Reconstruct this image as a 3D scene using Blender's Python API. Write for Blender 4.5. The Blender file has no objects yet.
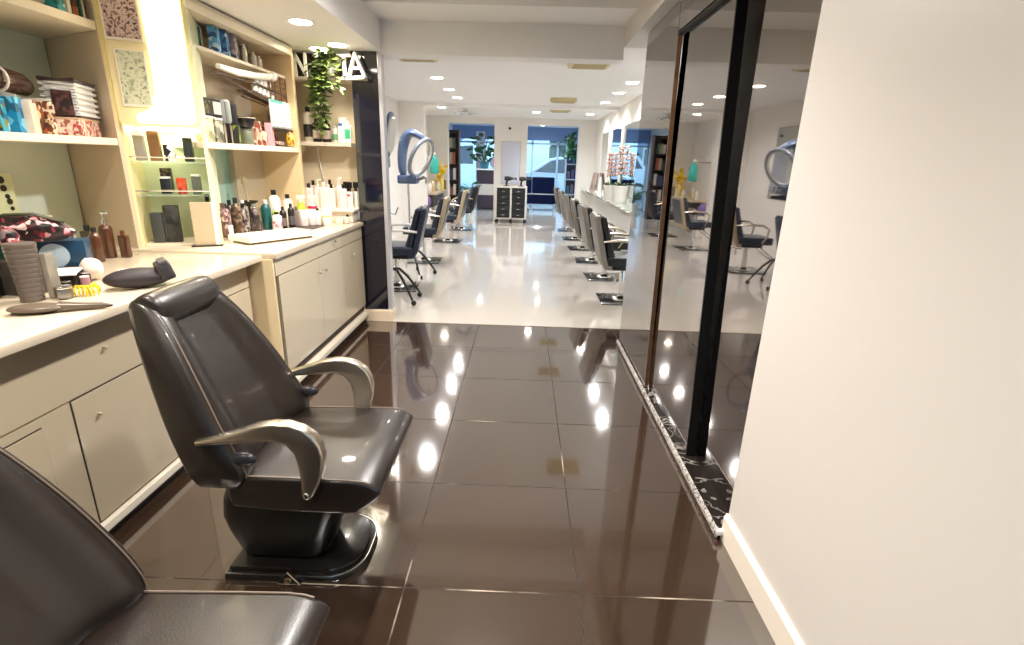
import bpy, bmesh, math, random
from mathutils import Vector, Matrix, Euler
random.seed(7)
S = bpy.context.scene
COL = S.collection
PI = math.pi
# ------------------------------------------------------------------ materials
MATS = {}
def srgb(r, g, b):
    f = lambda c: c/12.92 if c <= .04045 else ((c+.055)/1.055)**2.4
    return (f(r/255), f(g/255), f(b/255), 1)
def mat(name, rgb, rough=.5, metal=0, spec=.5, coat=0, trans=0, emit=0, ior=1.5, bump=0, bscale=200, var=0, vscale=8):
    if name in MATS: return MATS[name]
    m = bpy.data.materials.new(name); m.use_nodes = True
    nt = m.node_tree; b = nt.nodes['Principled BSDF']
    c = srgb(*rgb)
    b.inputs['Base Color'].default_value = c
    b.inputs['Roughness'].default_value = rough
    b.inputs['Metallic'].default_value = metal
    b.inputs['Specular IOR Level'].default_value = spec
    b.inputs['Coat Weight'].default_value = coat
    b.inputs['Coat Roughness'].default_value = .05
    b.inputs['Transmission Weight'].default_value = trans
    b.inputs['IOR'].default_value = ior
    if emit:
        b.inputs['Emission Color'].default_value = c
        b.inputs['Emission Strength'].default_value = emit
    if var or bump:
        tc = nt.nodes.new('ShaderNodeTexCoord'); nz = nt.nodes.new('ShaderNodeTexNoise')
        nz.inputs['Scale'].default_value = vscale if var else bscale
        nz.inputs['Detail'].default_value = 5
        nt.links.new(tc.outputs['Object'], nz.inputs['Vector'])
        if var:
            rp = nt.nodes.new('ShaderNodeValToRGB')
            rp.color_ramp.elements[0].position = .3; rp.color_ramp.elements[1].position = .7
            rp.color_ramp.elements[0].color = tuple(x*(1-var) for x in c[:3])+(1,)
            rp.color_ramp.elements[1].color = tuple(min(1, x*(1+var)) for x in c[:3])+(1,)
            nt.links.new(nz.outputs['Fac'], rp.inputs['Fac'])
            nt.links.new(rp.outputs['Color'], b.inputs['Base Color'])
        if bump:
            n2 = nt.nodes.new('ShaderNodeTexNoise'); n2.inputs['Scale'].default_value = bscale
            nt.links.new(tc.outputs['Object'], n2.inputs['Vector'])
            bp = nt.nodes.new('ShaderNodeBump'); bp.inputs['Strength'].default_value = bump; bp.inputs['Distance'].default_value = .004
            nt.links.new(n2.outputs['Fac'], bp.inputs['Height']); nt.links.new(bp.outputs['Normal'], b.inputs['Normal'])
    MATS[name] = m
    return m
def pattern(name, cols, scale=40, rough=.45, kind='voronoi'):
    """printed packaging or fabric: a constant colour ramp over a cell or wave texture"""
    if name in MATS: return MATS[name]
    m = bpy.data.materials.new(name); m.use_nodes = True
    nt = m.node_tree; b = nt.nodes['Principled BSDF']; b.inputs['Roughness'].default_value = rough
    tc = nt.nodes.new('ShaderNodeTexCoord')
    rp = nt.nodes.new('ShaderNodeValToRGB'); rp.color_ramp.interpolation = 'CONSTANT'
    el = rp.color_ramp.elements
    while len(el) < len(cols): el.new(.5)
    for i, c in enumerate(cols):
        el[i].position = (i/len(cols)) if kind != 'noise' else .32+.36*i/len(cols)*1.0
        el[i].color = srgb(*c)
    if kind == 'voronoi':
        t = nt.nodes.new('ShaderNodeTexVoronoi'); t.inputs['Scale'].default_value = scale
        sp = nt.nodes.new('ShaderNodeSeparateColor')
        nt.links.new(tc.outputs['Object'], t.inputs['Vector']); nt.links.new(t.outputs['Color'], sp.inputs[0]); nt.links.new(sp.outputs[0], rp.inputs['Fac'])
    elif kind == 'wave':
        t = nt.nodes.new('ShaderNodeTexWave'); t.bands_direction = 'Z'; t.inputs['Scale'].default_value = scale; t.inputs['Distortion'].default_value = 1.2
        nt.links.new(tc.outputs['Object'], t.inputs['Vector']); nt.links.new(t.outputs['Fac'], rp.inputs['Fac'])
    else:
        t = nt.nodes.new('ShaderNodeTexNoise'); t.inputs['Scale'].default_value = scale; t.inputs['Detail'].default_value = 4
        nt.links.new(tc.outputs['Object'], t.inputs['Vector']); nt.links.new(t.outputs['Fac'], rp.inputs['Fac'])
    nt.links.new(rp.outputs['Color'], b.inputs['Base Color'])
    MATS[name] = m
    return m
def tile_mat(name, base, var, grout, grout2, x0, y0, t, rough, spec, gw=.0022, coat=0, ior=1.5):
    m = bpy.data.materials.new(name); m.use_nodes = True
    nt = m.node_tree; N = nt.nodes; L = nt.links; b = N['Principled BSDF']
    ge = N.new('ShaderNodeNewGeometry'); sp = N.new('ShaderNodeSeparateXYZ'); L.new(ge.outputs['Position'], sp.inputs[0])
    def mth(op, a, c=None):
        n = N.new('ShaderNodeMath'); n.operation = op
        for i, v in enumerate((a, c)):
            if v is None: continue
            if isinstance(v, (int, float)): n.inputs[i].default_value = v
            else: L.new(v, n.inputs[i])
        return n.outputs[0]
    ds, ids = [], []
    for ax, o in ((0, x0), (1, y0)):
        q = mth('DIVIDE', mth('SUBTRACT', sp.outputs[ax], o), t)
        fr = mth('FRACT', q); ids.append(mth('FLOOR', q))
        ds.append(mth('MULTIPLY', mth('MINIMUM', fr, mth('SUBTRACT', 1, fr)), t))
    g = mth('LESS_THAN', mth('MINIMUM', ds[0], ds[1]), gw)
    cb = N.new('ShaderNodeCombineXYZ'); L.new(ids[0], cb.inputs[0]); L.new(ids[1], cb.inputs[1])
    wn = N.new('ShaderNodeTexWhiteNoise'); L.new(cb.outputs[0], wn.inputs['Vector'])
    mx = N.new('ShaderNodeMix'); mx.data_type = 'RGBA'; L.new(wn.outputs['Value'], mx.inputs[0])
    c = srgb(*base); mx.inputs[6].default_value = c; mx.inputs[7].default_value = tuple(x*(1+var) for x in c[:3])+(1,)
    nz = N.new('ShaderNodeTexNoise'); nz.inputs['Scale'].default_value = 2.6; nz.inputs['Detail'].default_value = 6; L.new(ge.outputs['Position'], nz.inputs['Vector'])
    rp = N.new('ShaderNodeValToRGB'); rp.color_ramp.elements[0].position = .52; rp.color_ramp.elements[1].position = .66
    rp.color_ramp.elements[0].color = srgb(*grout); rp.color_ramp.elements[1].color = srgb(*grout2); L.new(mth('ADD', nz.outputs['Fac'], mth('MULTIPLY', mth('SUBTRACT', 1.75, sp.outputs[1]), .1)), rp.inputs['Fac'])
    m2 = N.new('ShaderNodeMix'); m2.data_type = 'RGBA'; L.new(g, m2.inputs[0]); L.new(mx.outputs[2], m2.inputs[6]); L.new(rp.outputs['Color'], m2.inputs[7])
    L.new(m2.outputs[2], b.inputs['Base Color'])
    r2 = N.new('ShaderNodeMapRange'); L.new(nz.outputs['Fac'], r2.inputs[0]); r2.inputs[3].default_value = rough*.7; r2.inputs[4].default_value = rough*1.4
    def pick(a_, c_):
        n_ = N.new('ShaderNodeMix'); n_.data_type = 'FLOAT'; L.new(g, n_.inputs[0])
        if isinstance(a_, (int, float)): n_.inputs[2].default_value = a_
        else: L.new(a_, n_.inputs[2])
        n_.inputs[3].default_value = c_; return n_.outputs[0]
    L.new(pick(r2.outputs[0], .6), b.inputs['Roughness']); L.new(pick(coat, 0), b.inputs['Coat Weight']); L.new(pick(ior, 1.35), b.inputs['IOR'])
    b.inputs['Specular IOR Level'].default_value = spec; b.inputs['Coat Roughness'].default_value = .03
    return m
def marble_mat(name, base, vein, scale, lo=.47, hi=.5, rough=.12):
    m = bpy.data.materials.new(name); m.use_nodes = True
    nt = m.node_tree; N = nt.nodes; L = nt.links; b = N['Principled BSDF']
    tc = N.new('ShaderNodeTexCoord'); nz = N.new('ShaderNodeTexNoise'); nz.inputs['Scale'].default_value = scale; nz.inputs['Detail'].default_value = 7; nz.inputs['Distortion'].default_value = 1.6
    rp = N.new('ShaderNodeValToRGB'); e = rp.color_ramp.elements
    e[0].position = lo; e[0].color = srgb(*base); e[1].position = hi; e[1].color = srgb(*vein); k = e.new(hi+.03); k.color = srgb(*base)
    L.new(tc.outputs['Object'], nz.inputs['Vector']); L.new(nz.outputs['Fac'], rp.inputs['Fac']); L.new(rp.outputs['Color'], b.inputs['Base Color'])
    b.inputs['Roughness'].default_value = rough
    return m
# ------------------------------------------------------------------ mesh builder
class MB:
    def __init__(s): s.bm = bmesh.new()
    def _add(s, verts, faces, M=None):
        vs = [s.bm.verts.new((M @ Vector(v)) if M else v) for v in verts]
        out = []
        for f in faces:
            try: out.append(s.bm.faces.new([vs[i] for i in f]))
            except ValueError: pass
        return vs, out
    def box(s, x0, x1, y0, y1, z0, z1, bev=0, M=None, seg=2):
        v = [(x, y, z) for x in (x0, x1) for y in (y0, y1) for z in (z0, z1)]
        f = [(0,1,3,2), (4,6,7,5), (0,4,5,1), (2,3,7,6), (0,2,6,4), (1,5,7,3)]
        vs, fs = s._add(v, f, M)
        if bev:
            es = list({e for q in fs for e in q.edges})
            bmesh.ops.bevel(s.bm, geom=es, offset=bev, segments=seg, affect='EDGES', profile=.7)
        return s
    def cbox(s, c, d, bev=0, rz=0, ry=0, rx=0, seg=2):
        M = Matrix.Translation(c) @ Euler((rx, ry, rz)).to_matrix().to_4x4()
        return s.box(-d[0]/2, d[0]/2, -d[1]/2, d[1]/2, -d[2]/2, d[2]/2, bev, M, seg)
    def lathe(s, prof, n=20, c=(0,0,0), axis='Z', M=None, sx=1, sy=1):
        T = Matrix.Translation(c)
        if axis == 'X': T = T @ Matrix.Rotation(PI/2, 4, 'Y')
        if axis == 'Y': T = T @ Matrix.Rotation(-PI/2, 4, 'X')
        if M: T = M @ T
        v, f = [], []
        for r, z in prof:
            for k in range(n):
                a = 2*PI*k/n; v.append((r*math.cos(a)*sx, r*math.sin(a)*sy, z))
        for i in range(len(prof)-1):
            for k in range(n):
                a, b2 = i*n+k, i*n+(k+1) % n
                f.append((a, b2, b2+n, a+n))
        f.append(tuple(range(n-1, -1, -1))); f.append(tuple((len(prof)-1)*n+k for k in range(n)))
        s._add(v, f, T); return s
    def cyl(s, c, r, h, n=20, axis='Z', bev=0, M=None):
        b = min(bev, r*.5, h*.4)
        p = [(r, 0), (r, h)] if not b else [(r-b, 0), (r-b*.3, b*.3), (r, b), (r, h-b), (r-b*.3, h-b*.3), (r-b, h)]
        return s.lathe(p, n, c, axis, M)
    def tube(s, pts, r, n=8, closed=False, flat=None):
        """a swept tube; r is a number or one radius per point; flat=(a,b) stretches the section"""
        P = [Vector(p) for p in pts]; R = r if isinstance(r, (list, tuple)) else [r]*len(P)
        m = len(P); up = Vector((0, 0, 1)); v, f = [], []
        prev = None
        for i, p in enumerate(P):
            t = (P[(i+1) % m]-P[i-1]) if closed else (P[min(i+1, m-1)]-P[max(i-1, 0)])
            t.normalize()
            if prev is None:
                a = up if abs(t.dot(up)) < .9 else Vector((1, 0, 0))
                u = t.cross(a).normalized()
            else:
                u = (prev - t*prev.dot(t)).normalized()
            prev = u; w = t.cross(u)
            for k in range(n):
                an = 2*PI*k/n; fa, fb = flat or (1, 1)
                v.append(p+u*math.cos(an)*R[i]*fa+w*math.sin(an)*R[i]*fb)
        for i in range(m if closed else m-1):
            for k in range(n):
                a, b2 = i*n+k, i*n+(k+1) % n; c2, d = ((i+1) % m)*n+(k+1) % n, ((i+1) % m)*n+k
                f.append((a, b2, c2, d))
        if not closed: f.append(tuple(range(n-1, -1, -1))); f.append(tuple((m-1)*n+k for k in range(n)))
        s._add(v, f); return s
    def prism(s, poly, a0, a1, plane='XZ', bev=0, M=None, seg=2):
        """extrude a polygon: plane XZ along Y, XY along Z, YZ along X"""
        def P(p, a): return {'XZ': (p[0], a, p[1]), 'XY': (p[0], p[1], a), 'YZ': (a, p[0], p[1])}[plane]
        n = len(poly); v = [P(p, a0) for p in poly]+[P(p, a1) for p in poly]
        f = [tuple(range(n)), tuple(range(2*n-1, n-1, -1))]+[(i, i+n, (i+1) % n+n, (i+1) % n) for i in range(n)]
        vs, fs = s._add(v, f, M)
        bmesh.ops.recalc_face_normals(s.bm, faces=fs)
        if bev:
            es = [e for e in {e for q in fs[:2] for e in q.edges}]
            bmesh.ops.bevel(s.bm, geom=es, offset=bev, segments=seg, affect='EDGES', profile=.6)
        return s
    def ball(s, c, r, n=12, sc=(1,1,1), rz=0, ry=0):
        M = Matrix.Translation(c) @ Euler((0, ry, rz)).to_matrix().to_4x4() @ Matrix.Diagonal((*[r*q for q in sc], 1))
        bmesh.ops.create_uvsphere(s.bm, u_segments=n*2, v_segments=n, radius=1, matrix=M); return s
    def ring(s, c, n, R, r, k=40, q=10, sc=1):
        n = Vector(n).normalized(); a = n.cross(Vector((0, 1, 0)) if abs(n.y) < .9 else Vector((1, 0, 0))).normalized(); b = n.cross(a)
        return s.tube([Vector(c)+a*R*math.cos(2*PI*i/k)+b*R*sc*math.sin(2*PI*i/k) for i in range(k)], r, q, True)
    def loft(s, rings, cap=True):
        n = len(rings[0]); v = [p for r in rings for p in r]; f = []
        for i in range(len(rings)-1):
            for k in range(n):
                a, b2 = i*n+k, i*n+(k+1) % n; f.append((a, b2, b2+n, a+n))
        if cap: f.append(tuple(range(n-1, -1, -1))); f.append(tuple((len(rings)-1)*n+k for k in range(n)))
        s._add(v, f); return s
    def jitter(s, a, seed=1):
        r = random.Random(seed)
        for v in s.bm.verts: v.co += Vector((r.uniform(-a, a), r.uniform(-a, a), r.uniform(-a, a)))
        return s
    def build(s, name, m, parent=None, smooth=True, sub=0, kind=None, label=None, loc=None, angle=40):
        bmesh.ops.recalc_face_normals(s.bm, faces=s.bm.faces[:])
        me = bpy.data.meshes.new(name); s.bm.to_mesh(me); s.bm.free()
        o = bpy.data.objects.new(name, me); COL.objects.link(o)
        me.materials.append(m)
        if smooth:
            me.polygons.foreach_set('use_smooth', [True]*len(me.polygons))
            try: me.set_sharp_from_angle(angle=math.radians(angle))
            except Exception: pass
        if sub:
            md = o.modifiers.new('Subdivision', 'SUBSURF'); md.levels = sub; md.render_levels = sub
        if loc: o.location = loc
        if parent: o.parent = parent
        if kind: o['kind'] = kind
        if label: o['label'] = label
        return o
def tag(o, label, cat, group=None):
    o['label'] = label; o['category'] = cat
    if group: o['group'] = group
    return o
def thing(name, label, cat, loc=(0,0,0), rz=0, group=None):
    o = bpy.data.objects.new(name, None); COL.objects.link(o); o.empty_display_size = .1
    o.location = loc; o.rotation_euler = (0, 0, rz)
    return tag(o, label, cat, group)
def struct(name, mb, m, smooth=False): return mb.build(name, m, None, smooth, kind='structure')
def kids(o): return [c for c in COL.objects if c.parent == o]
def dup(src, loc, rz=None, label=None, group=None):
    def cp(o, par):
        c = o.copy(); COL.objects.link(c)
        if par: c.parent = par
        for q in kids(o):
            if q is not c: cp(q, c)
        return c
    r = cp(src, None); r.location = loc
    if rz is not None: r.rotation_euler = (0, 0, rz)
    if label: r['label'] = label
    if group: r['group'] = group
    return r
# ------------------------------------------------------------------ palette
white = mat('white_paint', (238, 235, 230), .55, bump=.03, bscale=60)
wallR = mat('warm_white_wall', (217, 211, 205), .38, bump=.02, bscale=40)
ceilM = mat('ceiling_paint', (240, 239, 238), .6)
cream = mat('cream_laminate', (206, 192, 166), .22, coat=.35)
cream2 = mat('cream_board', (222, 210, 190), .42)
gap = mat('dark_joint', (60, 50, 42), .7)
top = mat('cream_worktop', (210, 196, 174), .2, coat=.4, var=.03, vscale=30)
leather = mat('black_leather', (28, 20, 16), .34, spec=.6, coat=.2, bump=.12, bscale=260)
leatherS = mat('black_leather_side', (27, 22, 22), .4, spec=.55, bump=.12, bscale=260)
stitch = mat('pale_piping', (112, 98, 86), .5)
plastic_k = mat('black_plastic', (16, 14, 14), .3)
alu = mat('satin_champagne_metal', (214, 204, 188), .27, 1)
chrome = mat('chrome', (225, 225, 225), .1, 1)
steel = mat('brushed_steel', (170, 168, 164), .3, 1)
darkgloss = mat('dark_gloss_column', (22, 22, 34), .06, spec=.6, coat=.5)
smoke = mat('smoked_mirror', (176, 170, 166), .025, 1)
blackfr = mat('black_gloss_frame', (15, 12, 11), .45, spec=.25)
brownfr = mat('brown_wood_frame', (92, 66, 44), .3, var=.4, vscale=12)
mirror = mat('silver_mirror', (232, 238, 240), .01, 1)
green_glass = mat('green_tinted_backing', (222, 236, 222), .1, coat=.8)
teal_glass = mat('teal_tinted_backing', (158, 202, 194), .12, coat=.6)
glass = mat('clear_glass', (206, 232, 222), .03)
glass.node_tree.nodes['Principled BSDF'].inputs['Alpha'].default_value = .22
wglass = mat('window_glass', (220, 240, 246), .0)
wglass.node_tree.nodes['Principled BSDF'].inputs['Alpha'].default_value = .1
amber = mat('amber_glass', (74, 42, 24), .12, coat=.4)
lamp_on = mat('lit_lamp', (255, 242, 222), .4, emit=12)
lightpanel = mat('lit_frosted_panel', (255, 238, 190), .5, emit=2.6)
panelcream = mat('warm_acrylic', (236, 222, 172), .3)
navy = mat('navy_leather', (28, 38, 58), .35, coat=.3)
greyv = mat('grey_vinyl', (120, 114, 106), .4)
beigev = mat('beige_vinyl', (168, 152, 124), .4)
blackv = mat('black_vinyl', (20, 19, 20), .38)
blueplas = mat('slate_blue_plastic', (88, 108, 142), .28, coat=.3)
whiteplas = mat('white_plastic', (232, 230, 226), .35)
leafM = mat('leaf_green', (72, 92, 44), .45, var=.5, vscale=20)
leafD = mat('leaf_dark_green', (40, 92, 48), .45, var=.4, vscale=14)
def pl(rgb, r=.35): return mat('plastic_%02x%02x%02x' % rgb, rgb, r, coat=.2)
# ------------------------------------------------------------------ the shell
dark_tile = tile_mat('dark_floor_tile', (54, 40, 31), .25, (40, 31, 26), (190, 176, 156), -.365, 1.392, .598, .075, .5, .0026, coat=.8, ior=2.45)
cream_tile = tile_mat('cream_floor_tile', (202, 195, 186), .03, (176, 162, 146), (184, 170, 152), -.365, 4.38, .6, .07, .8, .0015, coat=.3)
struct('floor', MB().box(-2.9, 1.2, -2.6, 4.38, -.1, 0), dark_tile)
struct('floor_back', MB().box(-2.6, 1.9, 4.38, 17.5, -.1, .004), cream_tile)
struct('wall_left', MB().box(-2.9, -2.66, -2.6, 4.7, 0, 2.6), white)
struct('wall_right', MB().box(.84, 1.2, -2.6, 1.70, 0, 2.55), wallR)
struct('wall_right_recess', MB().box(1.06, 1.2, 1.70, 3.96, 0, 2.55), wallR)
struct('wall_right_pier', MB().box(1.06, 1.9, 3.80, 3.96, 0, 2.55), white)
struct('wall_right_upper', MB().box(.735, 1.06, 1.7, 4.42, 2.27, 2.55), wallR)
struct('wall_right_back', MB().box(1.70, 1.9, 3.96, 17.6, 0, 2.6), white)
struct('wall_left_back', MB().box(-2.6, -2.36, 4.7, 17.6, 0, 2.6), white)
struct('wall_left_step', MB().box(-2.6, -1.9, 4.66, 4.78, 0, 2.6), white)
struct('wall_left_pier', MB().box(-2.36, -1.89, 10.1, 10.3, 0, 2.365), white)
# unseen wall behind the camera; its glazed door is added for bluish light
wb = MB(); wb.box(-2.9, -.22, -2.7, -2.6, 0, 2.55); wb.box(.6, 1.2, -2.7, -2.6, 0, 2.55); wb.box(-.22, .6, -2.7, -2.6, 2.2, 2.55)
struct('wall_front', wb, mat('rear_wall_dimmed', (126, 108, 92), .6))  # coloured dark to stand in for a dim room behind
d1 = struct('window_added', MB().box(-.22, .6, -2.68, -2.64, 0, .06).box(-.22, .6, -2.68, -2.64, 2.14, 2.2).box(-.22, -.16, -2.68, -2.64, .06, 2.14).box(.54, .6, -2.68, -2.64, .06, 2.14), steel)
MB().box(-.16, .54, -2.665, -2.655, .06, 2.14).build('window_glass', wglass, d1)
struct('ceiling', MB().box(-2.9, 1.2, -2.7, 4.6, 2.53, 2.65), ceilM)
struct('ceiling_soffit', MB().box(-2.66, -1.155, -2.6, 4.42, 2.2, 2.53), ceilM)
struct('beam', MB().box(-1.155, .735, 4.42, 4.62, 2.185, 2.53), ceilM)
struct('beam_end', MB().box(.735, 1.9, 4.42, 4.62, 2.3, 2.53), ceilM)
struct('beam_end_left', MB().box(-2.6, -1.155, 4.44, 4.78, 2.2, 2.6), ceilM)
struct('ceiling_back', MB().box(-2.6, 1.9, 3.96, 13.4, 2.42, 2.52), ceilM)
struct('ceiling_reception', MB().box(-2.6, 1.9, 13.4, 17.6, 2.5, 2.6), mat('cool_ceiling', (206, 220, 236), .6))
struct('beam_back', MB().box(-2.36, 1.7, 10.1, 10.3, 2.365, 2.42), ceilM)
struct('wall_back', MB().box(-.76, .04, 13.1, 13.4, 0, 2.42), white)
struct('wall_back_left', MB().box(-2.36, -1.9, 13.1, 13.4, 0, 2.42), white)
struct('wall_back_right', MB().box(1.28, 1.7, 13.1, 13.4, 0, 2.42), white)
struct('wall_back_header', MB().box(-2.36, 1.7, 13.12, 13.38, 2.28, 2.5), white)
struct('baseboard_right', MB().prism([(.825, 0), (.84, 0), (.84, .115), (.834, .115), (.825, .1)], -2.6, 1.705, 'XZ'), mat('baseboard_paint', (240, 230, 216), .4))
struct('column', MB().box(-1.40, -1.188, 4.42, 4.5, .1, 2.2, .004), darkgloss)
struct('trim_1', MB().box(-1.188, -1.155, 4.415, 4.505, .1, 2.2, .004), mat('pale_metal_edge', (205, 205, 212), .3, .6))
struct('plinth', MB().box(-1.60, -1.148, 4.385, 4.52, 0, .1, .008), mat('plinth_stone', (226, 208, 184), .3))
# shopfront at the far end
wf = MB()
for x in (-2.36, -1.45, -.62, .2, 1.02, 1.64): wf.box(x, x+.06, 17.5, 17.56, 0, 2.5)
for z in (0, 1.98, 2.44): wf.box(-2.36, 1.7, 17.5, 17.56, z, z+.06)
w2 = struct('window_2', wf, mat('shopfront_frame', (176, 200, 216), .4))
MB().box(-2.36, 1.7, 17.525, 17.535, .06, 2.44).build('window_glass', wglass, w2)
struct('trim_2', MB().box(-2.36, 1.7, 17.44, 17.5, 2.1, 2.5), mat('shopfront_fascia', (120, 146, 190), .5))
struct('street_ground', MB().box(-14, 16, 17.6, 40, -.1, .0), mat('asphalt', (96, 104, 112), .8, var=.2))
# ------------------------------------------------------------------ mirrored sliding panels, ledge
def panel(label, x, yb, yt, y1, z0, z1, fm=None, fx=None):
    """one panel; its near edge runs from yb at the foot to yt at the head"""
    t = thing('sliding_mirror', label, 'mirror panel', (x, yb, z0)); h = z1-z0; a = yt-yb; L = y1-yb
    MB().prism([(0, 0), (L, 0), (L, h), (a, h)], 0, .012, 'YZ').build('mirror_glass', smoke, t, False)
    MB().prism([(0, 0), (L, 0), (L, h), (a, h)], .0121, .022, 'YZ').build('backing', blackfr, t, False)
    if fm: MB().prism([(-.012, 0), (-.0005, 0), (a-.0005, h), (a-.012, h)], 0, fx, 'YZ').build('edge_frame', fm, t, False)
    return t
LZ = .052
panel('smoked mirror panel with brown edge strip, at the salon end of the black ledge', .815, 3.04, 3.18, 3.955, LZ, 2.262, brownfr, .024)
panel('middle smoked mirror panel ending in the wide black strip', .840, 2.235, 2.41, 3.026, LZ, 2.085, blackfr, .047)
panel('smoked mirror panel next to the bare white wall', .888, 1.71, 1.71, 2.222, LZ, 2.085)
hd = thing('overhead_mirror', 'smoked mirror strip above the two nearer mirror panels', 'mirror panel', (.815, 1.71, 2.1))
MB().box(0, .012, 0, 1.456, .012, .162).build('mirror_glass', smoke, hd, False)
MB().box(-.001, .03, 0, 1.456, -.008, .004).build('header_rail', blackfr, hd, False)
MB().box(.012, .1, 0, 1.456, .012, .162).build('backing', blackfr, hd, False)
lg = thing('marble_ledge', 'low black marble ledge with chipped white veined edge under the mirror panels', 'ledge', (0, 0, 0))
MB().box(.806, .98, 1.708, 3.955, 0, .05, .004).build('ledge_slab', marble_mat('black_marble', (34, 29, 27), (150, 144, 138), 5, .492, .503), lg)
e = MB(); e.tube([(.806, 1.70+i*.0755, .026) for i in range(31)], .024, 10, flat=(.45, 1))
e.build('ledge_edge', marble_mat('veined_marble', (196, 190, 184), (40, 36, 34), 22, .42, .5, .2), lg)
cp = MB().cbox((.815, 1.695, .035), (.03, .02, .02), .004)
cp.build('end_cap', whiteplas, lg)
# ------------------------------------------------------------------ near base cabinets and worktops
def cabinet(label, x, y0, y1, zs, z0=.16, top_z=.84, depth=.55, knobs=(), doors=None, drawers=True, ztop=.835):
    t = thing('base_cabinet', label, 'cabinet', (x, y0, 0)); w = y1-y0
    MB().box(-depth, -.022, 0, w, .06, top_z).build('body', gap if False else cream2, t, False)
    MB().box(-depth, -.03, 0, w, 0, .06).build('plinth', mat('toe_kick', (92, 76, 62), .4), t, False)
    MB().box(-.022, .018, 0, w, .05, .082, .003).build('kick_strip', mat('kick_white', (236, 226, 208), .35), t, False)
    MB().box(-.0215, -.018, .002, w-.002, .1, ztop).build('joint', gap, t, False)
    for a, b2, kn in (doors or ((0, w, None),)):
        d = MB().box(-.018, 0, a+.002, b2-.002, z0-.05, zs-.003, .002).build('door', cream, t, False)
        if kn:
            MB().lathe([(.004, 0), (.004, .012), (.011, .018), (.011, .024), (.006, .028)], 14, (0, kn, zs-.095), 'X').build('knob', chrome, d)
    d = MB().box(-.018, 0, .002, w-.002, zs+.003, ztop, .002).build('drawer', cream, t, False)
    for k in knobs:
        MB().lathe([(.004, 0), (.004, .012), (.011, .018), (.011, .024), (.006, .028)], 14, (0, k, (zs+ztop)/2+.02), 'X').build('knob', chrome, d)
    return t
creamDim = mat('cream_laminate_dimmed', (184, 169, 144), .2, coat=.35)  # same cream laminate, the near cabinet's dimness put into its colour
t = thing('base_cabinet', 'long low cream cabinet behind the two black salon chairs', 'cabinet', (-1.52, .3, 0))
MB().box(-.55, -.022, 0, 1.84, .06, .84).build('body', cream2, t, False); MB().box(-.55, -.03, 0, 1.84, 0, .06).build('plinth', mat('toe_kick', (92, 76, 62), .4), t, False)
MB().box(-.022, .018, 0, 1.84, .05, .082, .003).build('kick_strip', mat('kick_white', (236, 226, 208), .35), t, False)
MB().box(-.0215, -.004, 0, 1.84, .088, .835).build('front_panel', creamDim, t, False)
d = MB().box(-.0035, 0, .0, 1.838, .586, .835, .001).build('drawer', creamDim, t, False)
MB().lathe([(.004, 0), (.003, .006), (.007, .010), (.006, .014), (.003, .016)], 14, (0, 1.42, .715), 'X').build('knob', creamDim, d)
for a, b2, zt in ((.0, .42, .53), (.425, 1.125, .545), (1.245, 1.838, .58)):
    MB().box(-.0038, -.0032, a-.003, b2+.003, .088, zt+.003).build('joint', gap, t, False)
    d = MB().box(-.003, .001, a+.001, b2-.001, .094, zt-.002, .001).build('door', creamDim, t, False)
    MB().lathe([(.004, 0), (.003, .006), (.007, .010), (.006, .014), (.003, .016)], 14, (0, a+.09, zt-.09), 'X').build('knob', creamDim, d)
cabinet('cream cabinet with a high drawer joint beside the protruding white cabinet', -1.52, 2.142, 2.755, .695)
cabinet('wide protruding cream cabinet with silver knobs next to the dark column', -1.38, 2.79, 4.382, .748, depth=.6, z0=.205, ztop=.85, top_z=.85,
        knobs=(.90,), doors=((.03, .625, .575), (.625, 1.07, .68), (1.07, 1.59, 1.29)))
tp = MB().prism([(-1.44, .3), (-1.44, 2.775), (-2.64, 2.775), (-2.64, .3)], .84, .872, 'XY', .006)
tag(tp.build('worktop', top, None), 'long cream worktop carrying the cosmetics clutter above the near cabinets', 'worktop')
tp = MB().prism([(-1.36, 2.78), (-1.36, 4.383), (-1.61, 4.383), (-1.61, 4.6), (-2.4, 4.6), (-2.64, 3.3), (-2.64, 2.78)], .852, .884, 'XY', .006)
tag(tp.build('worktop', top, None), 'cream worktop with bottles and white basin, running up to the dark column', 'worktop')
tag(MB().box(-2.0, -1.382, 2.77, 2.786, .0, .85, .002).build('filler_board', mat('warm_side_panel', (226, 208, 172), .4), None, False), 'plain cream end panel closing the side of the protruding cabinet', 'panel')
# ------------------------------------------------------------------ wall shelving (near)
su = thing('wall_shelving', 'cream wall shelving with greenish glass back, nearest the viewer', 'shelving', (-2.15, 0, 0))
sp = MB(); sp.prism([(0, 2.81), (.0, 2.84), (-.5, 3.09), (-.5, 3.06)], .873, 2.198, 'XY', .002); sp.build('side_panel', mat('side_panel_beige', (206, 188, 164), .4), su, False)
MB().box(-.505, -.49, .2, 3.05, .873, 2.198).build('back_panel', green_glass, su, False)
def shelf(par, pts, z0, z1, m=cream2): return MB().prism(pts, z0, z1, 'XY', .003).build('shelf', m, par, False)
shelf(su, [(0, .2), (0, 2.805), (-.488, 3.05), (-.488, .2)], 1.43, 1.465)
shelf(su, [(0, .2), (0, 2.805), (-.488, 3.05), (-.488, .2)], 1.972, 2.012)
MB().box(-.488, -.46, 1.9, 1.93, .9, 1.42).build('upright', cream2, su, False)
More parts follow.
